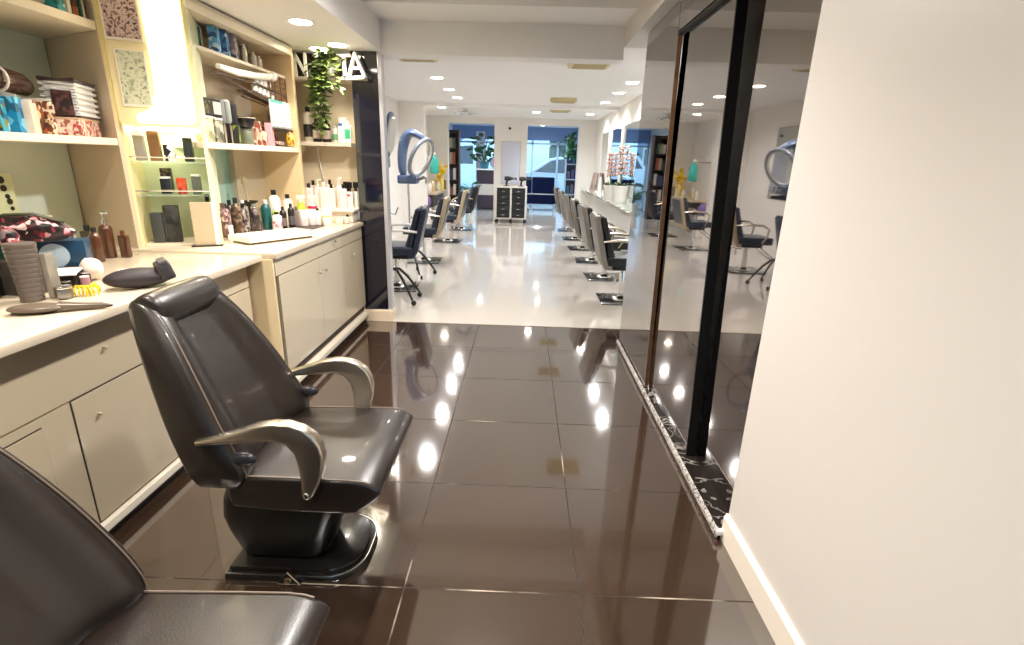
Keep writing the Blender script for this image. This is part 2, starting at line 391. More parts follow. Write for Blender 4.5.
# angled lit mirror section between the two shelving units: axis from A to B
A = Vector((-2.14, 2.85, 0)); B = Vector((-1.815, 3.0, 0)); ang = math.atan2(B.y-A.y, B.x-A.x); LW = (B-A).length
def AM(): return Matrix.Translation(A) @ Matrix.Rotation(ang, 4, 'Z')
gn = thing('reflected_niche', 'narrow angled mirror under the glowing panel, its reflected shelves built as a niche', 'shelving', tuple(A), ang)  # modelled shelves in place of what an angled mirror reflects
MB().box(-.02, LW+.02, .30, .31, .884, 2.19).build('back_panel', mat('pale_green_back', (214, 224, 196), .5), gn, False)
MB().box(.02, LW-.02, .03, .25, 1.515, 1.525, .002).build('added_glow', mat('niche_glow', (250, 246, 214), .4, emit=3), gn, False)  # glowing strip added to brighten the niche
MB().box(-.02, -.002, 0, .3, .884, 2.19, .002).build('side_panel', panelcream, gn, False)
MB().box(LW+.002, LW+.018, -.01, .3, .884, 2.19, .002).build('side_panel', mat('pale_edge', (226, 228, 196), .3), gn, False)
for z in (1.345, 1.165):
    g = MB().box(.0, LW, .02, .29, z, z+.008).build('glass_shelf', glass, gn, False)
    MB().tube([(.0, .012, z+.03), (LW, .012, z+.03)], .005, 8).build('rail', chrome, g)
MB().box(.0, LW, .01, .29, .885, .9).build('shelf', cream2, gn, False)
# solid goods standing in for the mirror's reflection (local x along the niche, y depth)
def nitem(name, label, cat, x, w, z, h, m, d=.05, y=.07, capm=None, grp=None):
    t = thing(name, label, cat, tuple(AM() @ Vector((x, y, z))), ang, grp)
    MB().box(-w/2, w/2, -d/2, d/2, 0, h, min(.006, w*.15)).build('body', m, t)
    if capm: MB().box(-w/2*.98, w/2*.98, -d/2*.98, d/2*.98, h, h*1.12, .003).build('lid', capm, t)
    return t
nitem('carton', 'grey and white carton at the left of the upper reflected glass shelf', 'carton', .045, .05, 1.354, .13, pl((150, 142, 130)), capm=whiteplas)
nitem('carton', 'tall brown carton on the upper reflected glass shelf', 'carton', .115, .055, 1.354, .16, mat('brown_card', (128, 92, 52), .5, var=.3))
nitem('carton', 'reflected black and white carton beside the tall brown carton', 'carton', .18, .05, 1.354, .09, pattern('bw_print', [(240, 238, 232), (30, 28, 30), (236, 234, 230)], 30))
nitem('bottle_pack', 'dark carton at the right end of the upper reflected glass shelf', 'carton', .275, .045, 1.354, .13, pl((44, 46, 40)))
nitem('carton', 'mottled brown carton on the lower reflected glass shelf under the tall brown one', 'carton', .125, .055, 1.174, .14, pattern('mottled_brown', [(70, 60, 44), (110, 98, 70), (40, 36, 30)], 60), y=.2)
nitem('carton', 'black carton with white lid on the lower reflected glass shelf', 'carton', .135, .05, 1.174, .085, pl((26, 26, 28)), capm=whiteplas, y=.09)
nitem('carton', 'red and orange carton on the lower reflected glass shelf', 'carton', .215, .045, 1.174, .09, pattern('red_print', [(196, 62, 30), (120, 40, 24), (214, 92, 50)], 50))
nitem('carton', 'green grey carton at the right of the lower reflected glass shelf', 'carton', .29, .045, 1.174, .1, pl((96, 104, 88)), capm=whiteplas)
nitem('carton', 'black carton standing in the foot of the reflected niche', 'carton', .065, .06, .9, .17, pl((60, 62, 60)))
nitem('carton', 'large dark grey carton in the foot of the reflected niche', 'carton', .14, .075, .9, .21, pattern('dark_print', [(40, 40, 40), (58, 56, 54), (24, 24, 26)], 30))
# glowing panel with two pictures on it
lp = thing('light_panel', 'large glowing rounded light panel with pictures on its left half', 'lamp', tuple(AM() @ Vector((-.03, -.045, 1.535))), ang)
def rr(x0, x1, z0, z1, r, n=6):
    P = []
    for cx_, cz_, a0 in ((x1-r, z0+r, -PI/2), (x1-r, z1-r, 0), (x0+r, z1-r, PI/2), (x0+r, z0+r, PI)):
        P += [(cx_+r*math.cos(a0+PI/2*i/n), cz_+r*math.sin(a0+PI/2*i/n)) for i in range(n+1)]
    return P
MB().prism(rr(.028, LW+.03, 0, .655, .03), 0, .03, 'XZ', .004).build('panel_body', panelcream, lp)
fr = [(.11, .012), (LW-.02, .012), (LW+.005, .018), (LW+.02, .04), (LW+.02, .645), (.205, .645), (.212, .3), (.208, .16), (.17, .075), (.11, .05)]
MB().prism(fr, -.006, 0.001, 'XZ', .002).build('glowing_strip', lightpanel, lp)
def picture(label, x0, x1, z0, z1, m, tilt=0):
    M = AM() @ Matrix.Translation((-.03+(x0+x1)/2, -.053, 1.535+(z0+z1)/2)) @ Matrix.Rotation(tilt, 4, 'Y')
    t = thing('picture', label, 'picture', tuple(M.translation), 0); t.rotation_euler = M.to_euler()
    MB().box(-(x1-x0)/2, (x1-x0)/2, .0, .006, -(z1-z0)/2, (z1-z0)/2, .002).build('mount', mat('picture_mount', (232, 222, 206), .5), t, False)
    MB().box(-(x1-x0)/2+.008, (x1-x0)/2-.008, -.001, .001, -(z1-z0)/2+.012, (z1-z0)/2-.006).build('print', m, t, False)
picture('red and black toned picture at the top of the light panel', .035, .196, .40, .62, pattern('crowd_print', [(70, 44, 44), (150, 124, 118), (206, 186, 178), (178, 150, 144), (110, 60, 56)], 44, kind='noise'))
picture('pale green grey picture lower on the light panel', .06, .192, .09, .36, pattern('pale_print', [(128, 136, 112), (196, 196, 164), (206, 206, 176), (180, 184, 150), (150, 156, 128)], 30, kind='noise'))
# ------------------------------------------------------------------ wall shelving (far)
sf = thing('wall_shelving', 'cream wall shelving packed with hair goods, between glowing panel and plant', 'shelving', (-1.80, 3.0, 0))
MB().box(-.36, -.345, .2, 1.25, .886, 1.44).build('back_panel', teal_glass, sf, False)
MB().box(-.36, -.345, .2, 1.25, 1.44, 2.14).build('back_panel', cream2, sf, False)
MB().box(-.345, -.3, .82, 1.25, .886, 1.44).build('corner_panel', mat('grey_beige_panel', (196, 186, 164), .3), sf, False)
MB().box(-.345, 0, 1.25, 1.29, .886, 2.19, .002).build('side_panel', mat('lit_side_panel', (224, 200, 158), .4), sf, False)  # yellow lamplight put into this panel's colour
MB().prism([(0, -.005), (0, 1.25), (-.345, 1.25), (-.345, .21)], 1.43, 1.465, 'XY', .003).build('shelf', cream2, sf, False)
MB().prism([(-.06, .05), (-.06, 1.25), (-.345, 1.25), (-.345, .21)], 1.965, 1.985, 'XY', .003).build('shelf', cream2, sf, False)
MB().prism([(0, -.005), (0, 1.25), (-.345, 1.25), (-.345, .21)], 2.13, 2.19, 'XY', .003).build('shelf_top', cream2, sf, False)
MB().box(-.0, .012, -.02, 1.25, 2.125, 2.165, .003).build('light_rail', mat('rail_cream', (240, 232, 210), .3), sf, False)
# corner with the end wall, bottle shelf and sign shelf
struct('wall_end', MB().box(-2.66, -1.40, 4.60, 4.66, 0, 2.2), mat('warm_end_wall', (226, 210, 178), .5))
tag(MB().box(-1.86, -1.425, 4.38, 4.598, 1.488, 1.518, .003).build('shelf', cream2, None, False), 'small cream shelf carrying the bleach bottles in the corner by the column', 'shelf')
tag(MB().prism([(-1.9, 4.44), (-1.5, 4.40), (-1.27, 4.30), (-1.27, 4.415), (-1.425, 4.415), (-1.425, 4.598), (-1.9, 4.598)], 1.985, 2.01, 'XY', .003).build('shelf', cream2, None, False), 'cream shelf under the white sign letters', 'shelf')
tag(MB().box(-1.91, -1.43, 4.56, 4.598, 2.01, 2.198).build('sign_backing', mat('sign_dark', (46, 38, 30), .3), None, False), 'dark backing panel behind the white sign letters', 'sign')
def letter(ch, label, x, y, z, h, segs, th, rz=0):
    mb = MB(); dp = .025
    for (x0, z0), (x1, z1) in segs:
        L = math.hypot(x1-x0, z1-z0)*h; a = math.atan2(z1-z0, x1-x0)
        M = Matrix.Translation(((x0+x1)/2*h, 0, (z0+z1)/2*h)) @ Matrix.Rotation(-a, 4, 'Y')
        mb.box(-L/2-th*.4, L/2+th*.4, 0, dp, -th/2, th/2, .001, M)
    o = mb.build('sign_letter', mat('sign_white', (250, 246, 236), .4), None, False, loc=(x, y, z)); o.rotation_euler = (0, 0, rz)
    return tag(o, label, 'sign letter')
letter('N', 'white letter N standing left of the trailing plant', -1.872, 4.45, 2.022, .16, [((.08, 0), (.08, 1)), ((.08, 1), (.6, 0)), ((.6, 0), (.6, 1))], .02, 0)
letter('T', 'white letter T half hidden by the trailing plant', -1.487, 4.36, 2.022, .14, [((.05, .95), (.75, .95)), ((.4, 0), (.4, .95))], .02, -.2)
letter('A', 'white letter A standing in front of the dark column', -1.40, 4.34, 2.012, .155, [((.02, 0), (.42, 1)), ((.42, 1), (.92, -.08)), ((.18, .36), (.68, .33))], .02, -.3)
# ------------------------------------------------------------------ bottles and goods
def bottle(label, x, y, z, h, r, body, cap, style='round', grp=None, lab=None, name='bottle', cat='bottle', rz=0, lz=(.14, .5)):
    t = thing(name, label, cat, (x, y, z), rz, grp)
    if style == 'round':
        b = .72; MB().lathe([(r*.9, 0), (r, .006), (r, h*b), (r*.85, h*(b+.07)), (r*.36, h*(b+.14)), (r*.36, h*.88)], 18).build('body', body, t)
        MB().cyl((0, 0, h*.86), r*.45, h*.14, 14, bev=.003).build('cap', cap, t)
    elif style == 'flat':
        MB().box(-r, r, -r*.6, r*.6, 0, h*.82, min(.012, r*.4), seg=3).build('body', body, t)
        MB().cyl((0, 0, h*.82), r*.42, h*.18, 14, bev=.003).build('cap', cap, t)
    elif style == 'pump':
        MB().lathe([(r*.9, 0), (r, .006), (r, h*.6), (r*.8, h*.68), (r*.3, h*.72)], 18).build('body', body, t)
        MB().cyl((0, 0, h*.7), r*.34, h*.1, 12).cyl((0, 0, h*.8), r*.12, h*.14, 10).cbox((r*.35, 0, h*.95), (r*1.2, r*.3, h*.05), .003).build('pump', cap, t)
    elif style == 'spray':
        MB().lathe([(r*.9, 0), (r, .006), (r, h*.45), (r*.9, h*.56), (r*.4, h*.72), (r*.32, h*.78)], 18).build('body', body, t)
        m = MB().cyl((0, 0, h*.76), r*.36, h*.08, 12); m.prism([(-r*.9, h*.86), (-r*.7, h), (r*.5, h), (r*1.0, h*.95), (r*1.0, h*.9), (r*.3, h*.84), (-r*.2, h*.84)], -r*.28, r*.28, 'XZ', .002)
        m.prism([(r*.45, h*.85), (r*.75, h*.88), (r*.8, h*.72), (r*.68, h*.72)], -r*.15, r*.15, 'XZ'); m.build('spray_head', cap, t)
    elif style == 'tin':
        MB().cyl((0, 0, 0), r, h*.9, 20, bev=.003).build('body', body, t); MB().cyl((0, 0, h*.9), r*1.01, h*.1, 20, bev=.002).build('lid', cap, t)
    elif style == 'tube':
        MB().loft([[(r*math.cos(2*PI*k/14), max(.25, 1-j*.25)*r*.8*math.sin(2*PI*k/14), h*(.2+.2*j)) for k in range(14)] for j in range(5)]).build('body', body, t)
        MB().cyl((0, 0, 0), r*.7, h*.2, 14, bev=.002).build('cap', cap, t)
    if lab: 
        if style == 'flat': MB().box(-r*.8, r*.8, -r*.6-.0008, -r*.6+.001, h*.18, h*.62).build('paper_label', lab, t, False)
        else: MB().lathe([(r*1.008, h*lz[0]), (r*1.008, h*lz[1])], 18).build('paper_label', lab, t)
    return t
K, W = pl((24, 22, 24)), pl((236, 232, 224))
WT = .873
# amber group at the foot of the near side panel
bottle('short amber bottle with black cap, front left of the amber trio', -2.10, 2.47, WT, .17, .026, amber, K, 'round')
bottle('tallest amber bottle with silver pump, at the beige side panel', -2.13, 2.58, WT, .24, .03, amber, chrome, 'pump')
bottle('square amber bottle right of the pump bottle', -2.06, 2.60, WT, .14, .024, amber, pl((90, 44, 20)), 'flat')
bottle('dark green bottle behind the amber trio', -2.2, 2.55, WT, .17, .03, pl((58, 56, 40)), K, 'flat')
# near clutter
t = thing('tumbler', 'tall ribbed dark grey tumbler standing over the flat brush', 'tumbler', (-1.775, 1.76, WT))
p = []
for i in range(12): p += [(.034+.001*i, i*.0175), (.0352+.001*i, i*.0175+.003), (.0352+.001*i, i*.0175+.0145), (.034+.001*i, i*.0175+.0168)]
MB().lathe(p, 24).build('body', mat('grey_brown_plastic', (92, 82, 76), .35), t)
tag(MB().box(-1.742, -1.722, 1.79, 1.83, WT, 1.04, .004).build('highlight_strip', mat('milky_strip', (186, 178, 164), .15, trans=.5), None), 'narrow milky strip as holder right of the ribbed grey tumbler', 'highlight')  # milky strip standing for the tumbler's highlight
t = thing('paddle_brush', 'flat grey paddle brush lying at the front of the near worktop', 'hairbrush', (-1.57, 1.64, WT), .42)
MB().ball((-.06, 0, .017), .08, 12, (1, .5, .2)).build('brush_head', mat('taupe_plastic', (96, 84, 74), .3), t)
MB().tube([(.0, 0, .016), (.06, 0, .014), (.12, 0, .012), (.15, .0, .01)], [.02, .013, .011, .004], 10).build('handle', mat('taupe_plastic', (96, 84, 74), .3), t)
MB().ball((-.06, 0, .007), .07, 10, (1, .45, .08)).build('bristle_pad', K, t)
t = thing('cream_jar', 'small shiny silver jar between tumbler and yellow clips', 'jar', (-1.69, 1.80, WT))
MB().lathe([(.018, 0), (.026, .008), (.027, .03), (.025, .038)], 20).build('body', steel, t); MB().cyl((0, 0, .038), .026, .01, 20, bev=.003).build('lid', chrome, t)
for i, (x, y, a) in enumerate(((-1.66, 1.845, .3), (-1.635, 1.85, 1.2), (-1.65, 1.885, 2.1))):
    t = thing('hair_clip', 'yellow claw hair clip beside the silver jar', 'hair clip', (x, y, WT), a, 'yellow hair clips on the worktop')
    m = MB()
    for k in range(4): m.tube([(-.018+.012*k, -.014, .0025), (-.018+.012*k, -.017, .02), (-.018+.012*k, 0, .038), (-.018+.012*k, .017, .02), (-.018+.012*k, .014, .0025)], .0025, 6)
    m.build('teeth', pl((224, 196, 30)), t); MB().cbox((0, 0, .037), (.046, .01, .006), .002).build('spine', pl((224, 196, 30)), t)
def blob(name, label, cat, c, r, sc, m, seed, j=.15, sub=1, rz=0):
    mb = MB().ball((0, 0, 0), r, 8, sc); q = random.Random(seed)
    for v in mb.bm.verts: v.co *= 1+q.uniform(-j, j)
    z0 = min(v.co.z for v in mb.bm.verts)
    for v in mb.bm.verts: v.co.z -= z0
    o = mb.build(name, m, None, sub=sub, loc=c); o.rotation_euler = (0, 0, rz)
    return tag(o, label, cat)
blob('crumpled_tissue', 'crumpled white tissue between the floral bag and amber bottles', 'tissue', (-1.83, 2.10, WT), .046, (1, .9, 1.0), mat('tissue', (226, 214, 200), .8), 3, .14)
# boxes carrying the floral bag
t = thing('carton', 'dark blue carton with big pale blue disc under the floral bag', 'carton', (-1.95, 2.12, WT), .5)
MB().box(-.085, .085, -.05, .05, 0, .165, .004).build('body', pl((24, 62, 92)), t); MB().lathe([(.05, 0), (.05, .004)], 28, (-.02, -.053, .105), 'Y').build('printed_disc', pl((184, 206, 222)), t)
t = thing('carton', 'teal green carton left of the dark blue carton', 'carton', (-2.075, 1.99, WT), .45)
MB().box(-.06, .06, -.05, .05, 0, .165, .004).build('body', pl((44, 88, 84)), t); MB().box(-.05, .05, -.0515, -.0495, .02, .05).build('paper_label', W, t, False)
t = thing('carton', 'open black carton with white lid flap beside the silver jar', 'carton', (-1.86, 1.99, WT), .5)
MB().box(-.055, .055, -.04, .04, 0, .055, .003).build('body', pl((34, 28, 28)), t); MB().box(-.06, .06, -.045, .045, .055, .064, .002).cbox((.01, -.05, .058), (.1, .03, .004), .001, rx=.5).build('lid', W, t)
t = thing('carton', 'plum coloured carton resting below the pale blue disc', 'carton', (-1.88, 2.075, WT), .5)
MB().box(-.05, .05, -.02, .02, 0, .06, .003).build('body', pl((62, 34, 36)), t)
t = thing('carton', 'black carton behind the ribbed grey tumbler', 'carton', (-2.0, 1.80, WT), .3)
MB().box(-.07, .07, -.06, .06, 0, .125, .004).build('body', pl((26, 24, 26)), t); MB().box(-.05, .03, -.0615, -.0595, .02, .08).build('paper_label', pattern('bw_print2', [(30, 28, 30), (226, 220, 220), (40, 36, 40)], 40), t, False)
t = thing('carton', 'black carton at the cut edge left of the tumbler', 'carton', (-1.90, 1.63, WT), .3)
MB().box(-.06, .06, -.05, .05, 0, .15, .004).build('body', pl((34, 30, 34)), t); MB().box(-.03, .05, -.0515, -.0495, .02, .07).build('paper_label', pl((206, 196, 206)), t, False)
tag(MB().box(-.09, .09, -.05, .05, 0, .035, .014, seg=3).build('folded_towel', mat('towel_cream', (216, 206, 184), .9, bump=.3, bscale=300), None, loc=(-2.0, 1.76, 1.0)), 'folded cream towel lying on the black carton behind the tumbler', 'towel')
t = thing('cosmetics_bag', 'dark floral cosmetics bag heaped on the blue and teal cartons', 'bag', (-1.985, 2.03, 1.039), .45)
mb = MB().ball((0, 0, .046), .15, 10, (1, .42, .36)); q = random.Random(5)
for v in mb.bm.verts: v.co *= 1+q.uniform(-.16, .16); v.co.z = max(v.co.z, 0)
mb.build('bag_body', pattern('floral', [(30, 18, 22), (90, 26, 38), (44, 20, 28), (24, 18, 20), (214, 160, 168), (24, 24, 22), (150, 46, 64), (34, 20, 26), (60, 30, 36), (226, 190, 188)], 52), t, sub=1)
MB().tube([(-.13, -.02, .08), (-.06, -.03, .112), (.03, -.03, .115), (.12, -.02, .08)], .006, 8).build('zip', pl((60, 66, 40)), t)
for i, (x, y, r, m, lab) in enumerate(((-1.80, 1.93, .02, K, 'small black lidded pot before the open black carton'), (-1.77, 1.99, .016, pl((150, 110, 120)), 'tiny mauve pot right of the open black carton'), (-1.80, 2.03, .018, pl((60, 30, 40), .2), 'tiny plum pot beside the crumpled tissue'))):
    bottle(lab, x, y, WT, .035+.006*i, r, m, W if i == 1 else chrome, 'tin', name='pot', cat='pot')
blob('scarf', 'dark red scarf bundled on the left of the floral bag', 'scarf', (-1.955, 1.87, 1.037), .06, (1, 1, .7), pattern('scarf_print', [(40, 20, 24), (110, 36, 48), (28, 18, 20), (200, 150, 156), (70, 28, 36)], 60), 21, .16)
bottle('dark flask behind the dark red scarf', -2.12, 1.95, 1.039, .17, .02, pl((40, 36, 34)), K)
bottle('small pink patterned pouch bottle hanging left over the tumbler', -1.90, 1.86, 1.0, .1, .022, pattern('pink_pouch', [(190, 80, 96), (235, 205, 205), (110, 30, 44)], 60), K, 'flat')
tag(MB().box(-.075, .075, -.045, .045, 0, .127, .004).build('carton', pl((70, 64, 58)), None, loc=(-1.90, 1.86, WT)), 'grey carton under the pink patterned pouch bottle', 'carton')
t = thing('clear_bottle', 'clear bottle with grey cap standing right of the blue carton', 'bottle', (-2.03, 2.27, WT))
MB().lathe([(.02, 0), (.024, .005), (.024, .12), (.01, .15)], 16).build('body', mat('cloudy_plastic', (176, 176, 160), .2), t); MB().cyl((0, 0, .15), .014, .04, 14, bev=.003).build('cap', steel, t)
t = thing('sample_card', 'pale green sample card with dark round swatches against the glass back', 'card', (-2.585, 2.52, 1.07), 0)
MB().box(-.004, .004, -.09, .09, 0, .21, .001).build('card', mat('card_green', (222, 228, 186), .5), t, False)
for i, (yy, zz, r) in enumerate(((.03, .18, .018), (.035, .14, .016), (-.04, .15, .01), (.045, .1, .012), (.05, .075, .015), (.055, .04, .01), (-.02, .1, .009), (-.03, .05, .012), (-.05, .02, .012))): MB().lathe([(r, 0), (r, .003)], 14, (.004, yy, zz), 'X').build('swatch', pl((38, 42, 36)), t)
tag(MB().box(-2.63, -2.5, 2.38, 2.7, 1.02, 1.068, .003).build('ledge_block', cream2, None, False), 'cream ledge block under the green sample card', 'block')
tag(MB().box(-2.62, -2.5, 2.40, 2.68, WT, 1.019, .003).build('carton', pl((150, 146, 128)), None), 'grey green carton below the ledge block at the glass back', 'carton')
# neck cushion
t = thing('neck_cushion', 'dark padded neck cushion with bow strap lying at the worktop edge', 'cushion', (-1.53, 2.02, WT), .72)
MB().ball((-.03, 0, .04), .12, 12, (1, .48, .33)).build('cushion_body', mat('plum_black_fabric', (40, 32, 40), .6), t)
MB().cbox((.06, .0, .062), (.055, .1, .075), .018, ry=-.3, seg=3).build('strap', mat('charcoal_strap', (58, 56, 60), .55), t)
MB().cbox((.055, .0, .1), (.03, .104, .012), .004, ry=-.3).build('strap_edge', mat('charcoal_strap2', (86, 84, 86), .5), t)
blob('tissue', 'small crumpled clear film tucked behind the neck cushion', 'film', (-1.66, 2.06, WT), .035, (1, 1, .9), mat('film', (190, 178, 160), .3), 9, .12)
tag(MB().cbox((-1.69, 1.5, WT+.006), (.05, .06, .01), .003).build('soap_dish', W, None), 'flat white dish at the cut edge of the near worktop', 'dish')
# ------------------------------------------------------------------ goods on the near shelves
SZ = 1.466
for i, (y, h, x, m, lab) in enumerate(((2.24, .15, -2.27, pl((70, 170, 190)), 'turquoise packet nearest the cut edge on the middle shelf'), (2.315, .14, -2.29, pattern('teal_print', [(60, 160, 186), (30, 60, 70), (150, 200, 206), (140, 130, 40), (40, 120, 160)], 40), 'turquoise and green printed packet on the middle shelf'), (2.385, .15, -2.28, pattern('blue_print', [(20, 130, 180), (120, 190, 210), (30, 90, 120)], 30), 'bright blue printed packet on the middle shelf'), (2.445, .135, -2.27, pl((226, 208, 190)), 'plain pale packet between blue and brown packets'), (2.50, .145, -2.29, pattern('rust_print', [(110, 70, 44), (220, 190, 150), (180, 80, 40), (70, 44, 34)], 50), 'rust and cream printed packet on the middle shelf'), (2.56, .15, -2.28, pattern('brown_print', [(90, 56, 38), (206, 176, 140), (120, 60, 36), (236, 220, 190)], 60), 'brown and cream printed packet beside the striped box'))):
    t = thing('packet', lab, 'packet', (x, y, SZ), .35)
    MB().box(-.03, .03, -.03, .03, 0, h, .004).build('body', m, t); MB().box(-.028, .028, -.004, .004, h, h+.012, .002).build('seal', W if i % 2 else pl((200, 190, 180)), t)
t = thing('hair_roll', 'dark brown shiny hair roll lying across the turquoise packets', 'hair piece', (-2.30, 2.40, SZ+.172), .3)
MB().tube([(-.02, -.17, .03), (-.01, -.1, .045), (0, 0, .05), (0, .1, .045), (0, .15, .035), (0, .17, .03)], [.02, .045, .05, .05, .04, .012], 14).build('roll', pattern('hair_brown', [(44, 24, 22), (70, 36, 30), (110, 80, 70), (40, 24, 24)], 22, .25, 'wave'), t)
MB().ring((0, -.06, .047), (0.1, 1, 0), .052, .006).build('band', pl((200, 190, 180)), t)
t = thing('striped_box', 'flat red and cream printed box under the ribbed basket', 'box', (-2.27, 2.69, SZ), .35)
MB().box(-.07, .07, -.12, .12, 0, .075, .004).build('body', pattern('red_dots', [(214, 180, 164), (176, 60, 56), (224, 196, 180), (150, 90, 76), (228, 206, 190)], 70), t); MB().box(-.072, .072, -.122, .122, .075, .084, .003).build('lid', pl((206, 170, 140)), t)
t = thing('basket', 'ribbed white basket with dark edge stacked on the red printed box', 'basket', (-2.27, 2.70, SZ+.085), .35)
m = MB().box(-.062, .062, -.105, .115, .004, .16, .012, seg=3)
for i in range(6): m.tube([(-.066, -.11, .014+.027*i), (.066, -.11, .014+.027*i), (.066, .12, .014+.027*i), (-.066, .12, .014+.027*i)], .008, 6, True)
m.build('weave', mat('white_weave', (222, 222, 220), .5), t)
m = MB().tube([(-.066, -.11, .168), (.066, -.11, .168), (.066, .12, .168), (-.066, .12, .168)], .01, 8, True); m.tube([(-.066, -.11, .006), (.066, -.11, .006), (.066, .12, .006), (-.066, .12, .006)], .007, 8, True); m.build('rim', pl((70, 56, 60)), t)
MB().box(-.03, .05, -.117, -.1105, .01, .12, .003).build('label_patch', pattern('dark_brown_print', [(60, 34, 34), (90, 56, 54), (40, 26, 28)], 60), t)
US = 2.013
for y, h, w, m, lab in ((2.67, .13, .04, pattern('teal_white', [(60, 170, 180), (226, 236, 236), (30, 120, 120)], 30), 'teal and white book standing on the top shelf'), (2.715, .13, .02, pl((228, 220, 206)), 'thin cream book next to the teal one on the top shelf'), (2.75, .14, .03, pattern('tan_print', [(150, 90, 50), (206, 150, 110), (90, 50, 34)], 24), 'tan printed book on the top shelf'), (2.783, .12, .014, pl((40, 90, 74)), 'thin dark green book by the shelf end'), (2.80, .13, .01, pl((220, 214, 200)), 'thin white book at the very end of the top shelf')):
    t = thing('book', lab, 'book', (-2.25, y, US), .0); MB().box(-.08, .06, -w/2, w/2, 0, h, .002).build('cover', m, t, False); MB().box(-.078, .057, -w/2+.002, w/2-.002, h, h+.001).build('pages', W, t, False)
bottle('low beige pot near the cut edge of the top shelf', -2.24, 2.56, US, .06, .035, pl((160, 140, 112)), pl((176, 156, 126)), 'tin', name='pot', cat='pot')
# ------------------------------------------------------------------ goods on the far shelving (origin x=-1.80, y=3.0)
FX = -1.93
def carton(label, x, y, z, d, w, h, m, rz=0, lid=None, lab=None, name='carton', cat='carton', grp=None, tilt=0):
    t = thing(name, label, cat, (x, y, z), rz, grp)
    if tilt: t.rotation_euler = (0, tilt, rz)
    MB().box(-d/2, d/2, -w/2, w/2, 0, h, min(.004, w*.1)).build('body', m, t)
    if lid: MB().box(-d/2-.001, d/2+.001, -w/2-.001, w/2+.001, h, h+.01, .002).build('lid', lid, t)
    if lab: MB().box(d/2-.001, d/2+.0012, -w*.38, w*.38, h*.25, h*.7).build('paper_label', lab, t, False)
    return t
# top board: blue packets in a leaning frame
t = thing('framed_picture', 'white edged frame leaning with blue green packet pictures in the top left shelf', 'frame', (-1.90, 3.16, 1.986), .25)
MB().box(-.01, .01, -.04, -.02, 0, .13, .002).box(-.01, .01, .19, .21, 0, .13, .002).box(-.01, .01, -.04, .21, .12, .13, .002).build('border', W, t, False)
MB().box(-.006, .004, -.02, .19, .0, .12).build('print', pattern('teal_dark', [(20, 90, 86), (30, 60, 70), (60, 130, 140)], 22), t, False)
for i, (y, m, lab) in enumerate(((3.40, pattern('blue_pack', [(90, 160, 210), (40, 90, 150), (200, 224, 236), (120, 190, 220)], 40), 'light blue printed packet on the upper board'), (3.50, pattern('blue_pack2', [(70, 130, 190), (180, 210, 230), (30, 70, 120)], 46), 'darker blue printed packet on the upper board'), (3.60, pattern('grey_pack', [(130, 120, 130), (80, 80, 96), (190, 180, 180)], 40), 'grey mauve printed packet beside the blue packets'))):
    carton(lab, -1.895, y, 1.986, .05, .085, .138, m, .3)
for i, (y, h, lab) in enumerate(((3.70, .13, 'tall dark hair packet at the middle of the upper board'), (3.79, .11, 'short dark brown hair packet on the upper board'))):
    carton(lab, -1.93, y, 1.986, .05, .07, h, pattern('hairdark%d' % i, [(70, 62, 50), (110, 100, 84), (46, 40, 34)], 30, .3, 'wave'), .3)
for y, h, r, lab in ((3.75, .12, .018, 'slim clear vial between the dark hair packets'), (3.87, .09, .02, 'clear vial near the right end of the upper board'), (3.95, .08, .018, 'small clear vial at the right end of the upper board')):
    bottle(lab, -1.90, y, 1.986, h, r, pl((214, 206, 190), .15), W, 'round', name='vial', cat='vial')
# white rolled blind-like mannequin arm and the wire racks
t = thing('hand_model', 'long white display hand model hanging below the upper board', 'hand model', (-1.86, 3.34, 1.905))
MB().tube([(0, 0, .0), (0, .2, -.004), (0, .45, .012), (0, .62, .03), (0, .68, .05)], [.016, .024, .022, .026, .02], 12).build('forearm', W, t)
MB().ball((0, .70, .045), .035, 10, (1, 1.1, 1)).build('palm', W, t)
def clear_roll(i, y, z):
    tag(MB().lathe([(.012, 0), (.018, .004), (.018, .05), (.01, .058)], 12).build('curler', pl((226, 222, 216), .2), None, loc=(-1.88, y, z)), 'clear hair curler piled in the brown wire rack', 'curler', 'clear curlers in the wire rack')
t = thing('wire_rack', 'dark tapering wire rack holding clear curlers', 'rack', (-1.86, 3.36, 1.835))
m = MB(); m.tube([(0, -.1, .03), (0, .45, .03), (0, .98, -.005)], .007, 6).tube([(0, -.1, .03), (0, .45, -.05), (0, .98, -.1)], .007, 6); m.tube([(-.1, .4, -.05), (-.1, .98, -.1)], .004, 6); m.build('frame', pl((62, 48, 40)), t)
MB().prism([(.35, -.025), (.98, -.096), (.98, -.088), (.35, -.017)], -.1, .0, 'YZ').build('tray', pl((74, 58, 50)), t)
m = MB()
for i in range(5): m.tube([(.0, .62+.09*i, -.055-.009*i), (.0, .62+.09*i, .13)], .005, 6)
for i in range(4): m.tube([(.0, .62, .0+.035*i), (.0, .98, -.03+.04*i)], .004, 6)
m.build('lattice', pl((110, 66, 44)), t)
for i, (y, z) in enumerate(((3.80, 1.82), (3.86, 1.813), (3.92, 1.805), (3.98, 1.80), (4.04, 1.792), (3.83, 1.88), (3.89, 1.873), (3.95, 1.865), (4.01, 1.86))): clear_roll(i, y, z)
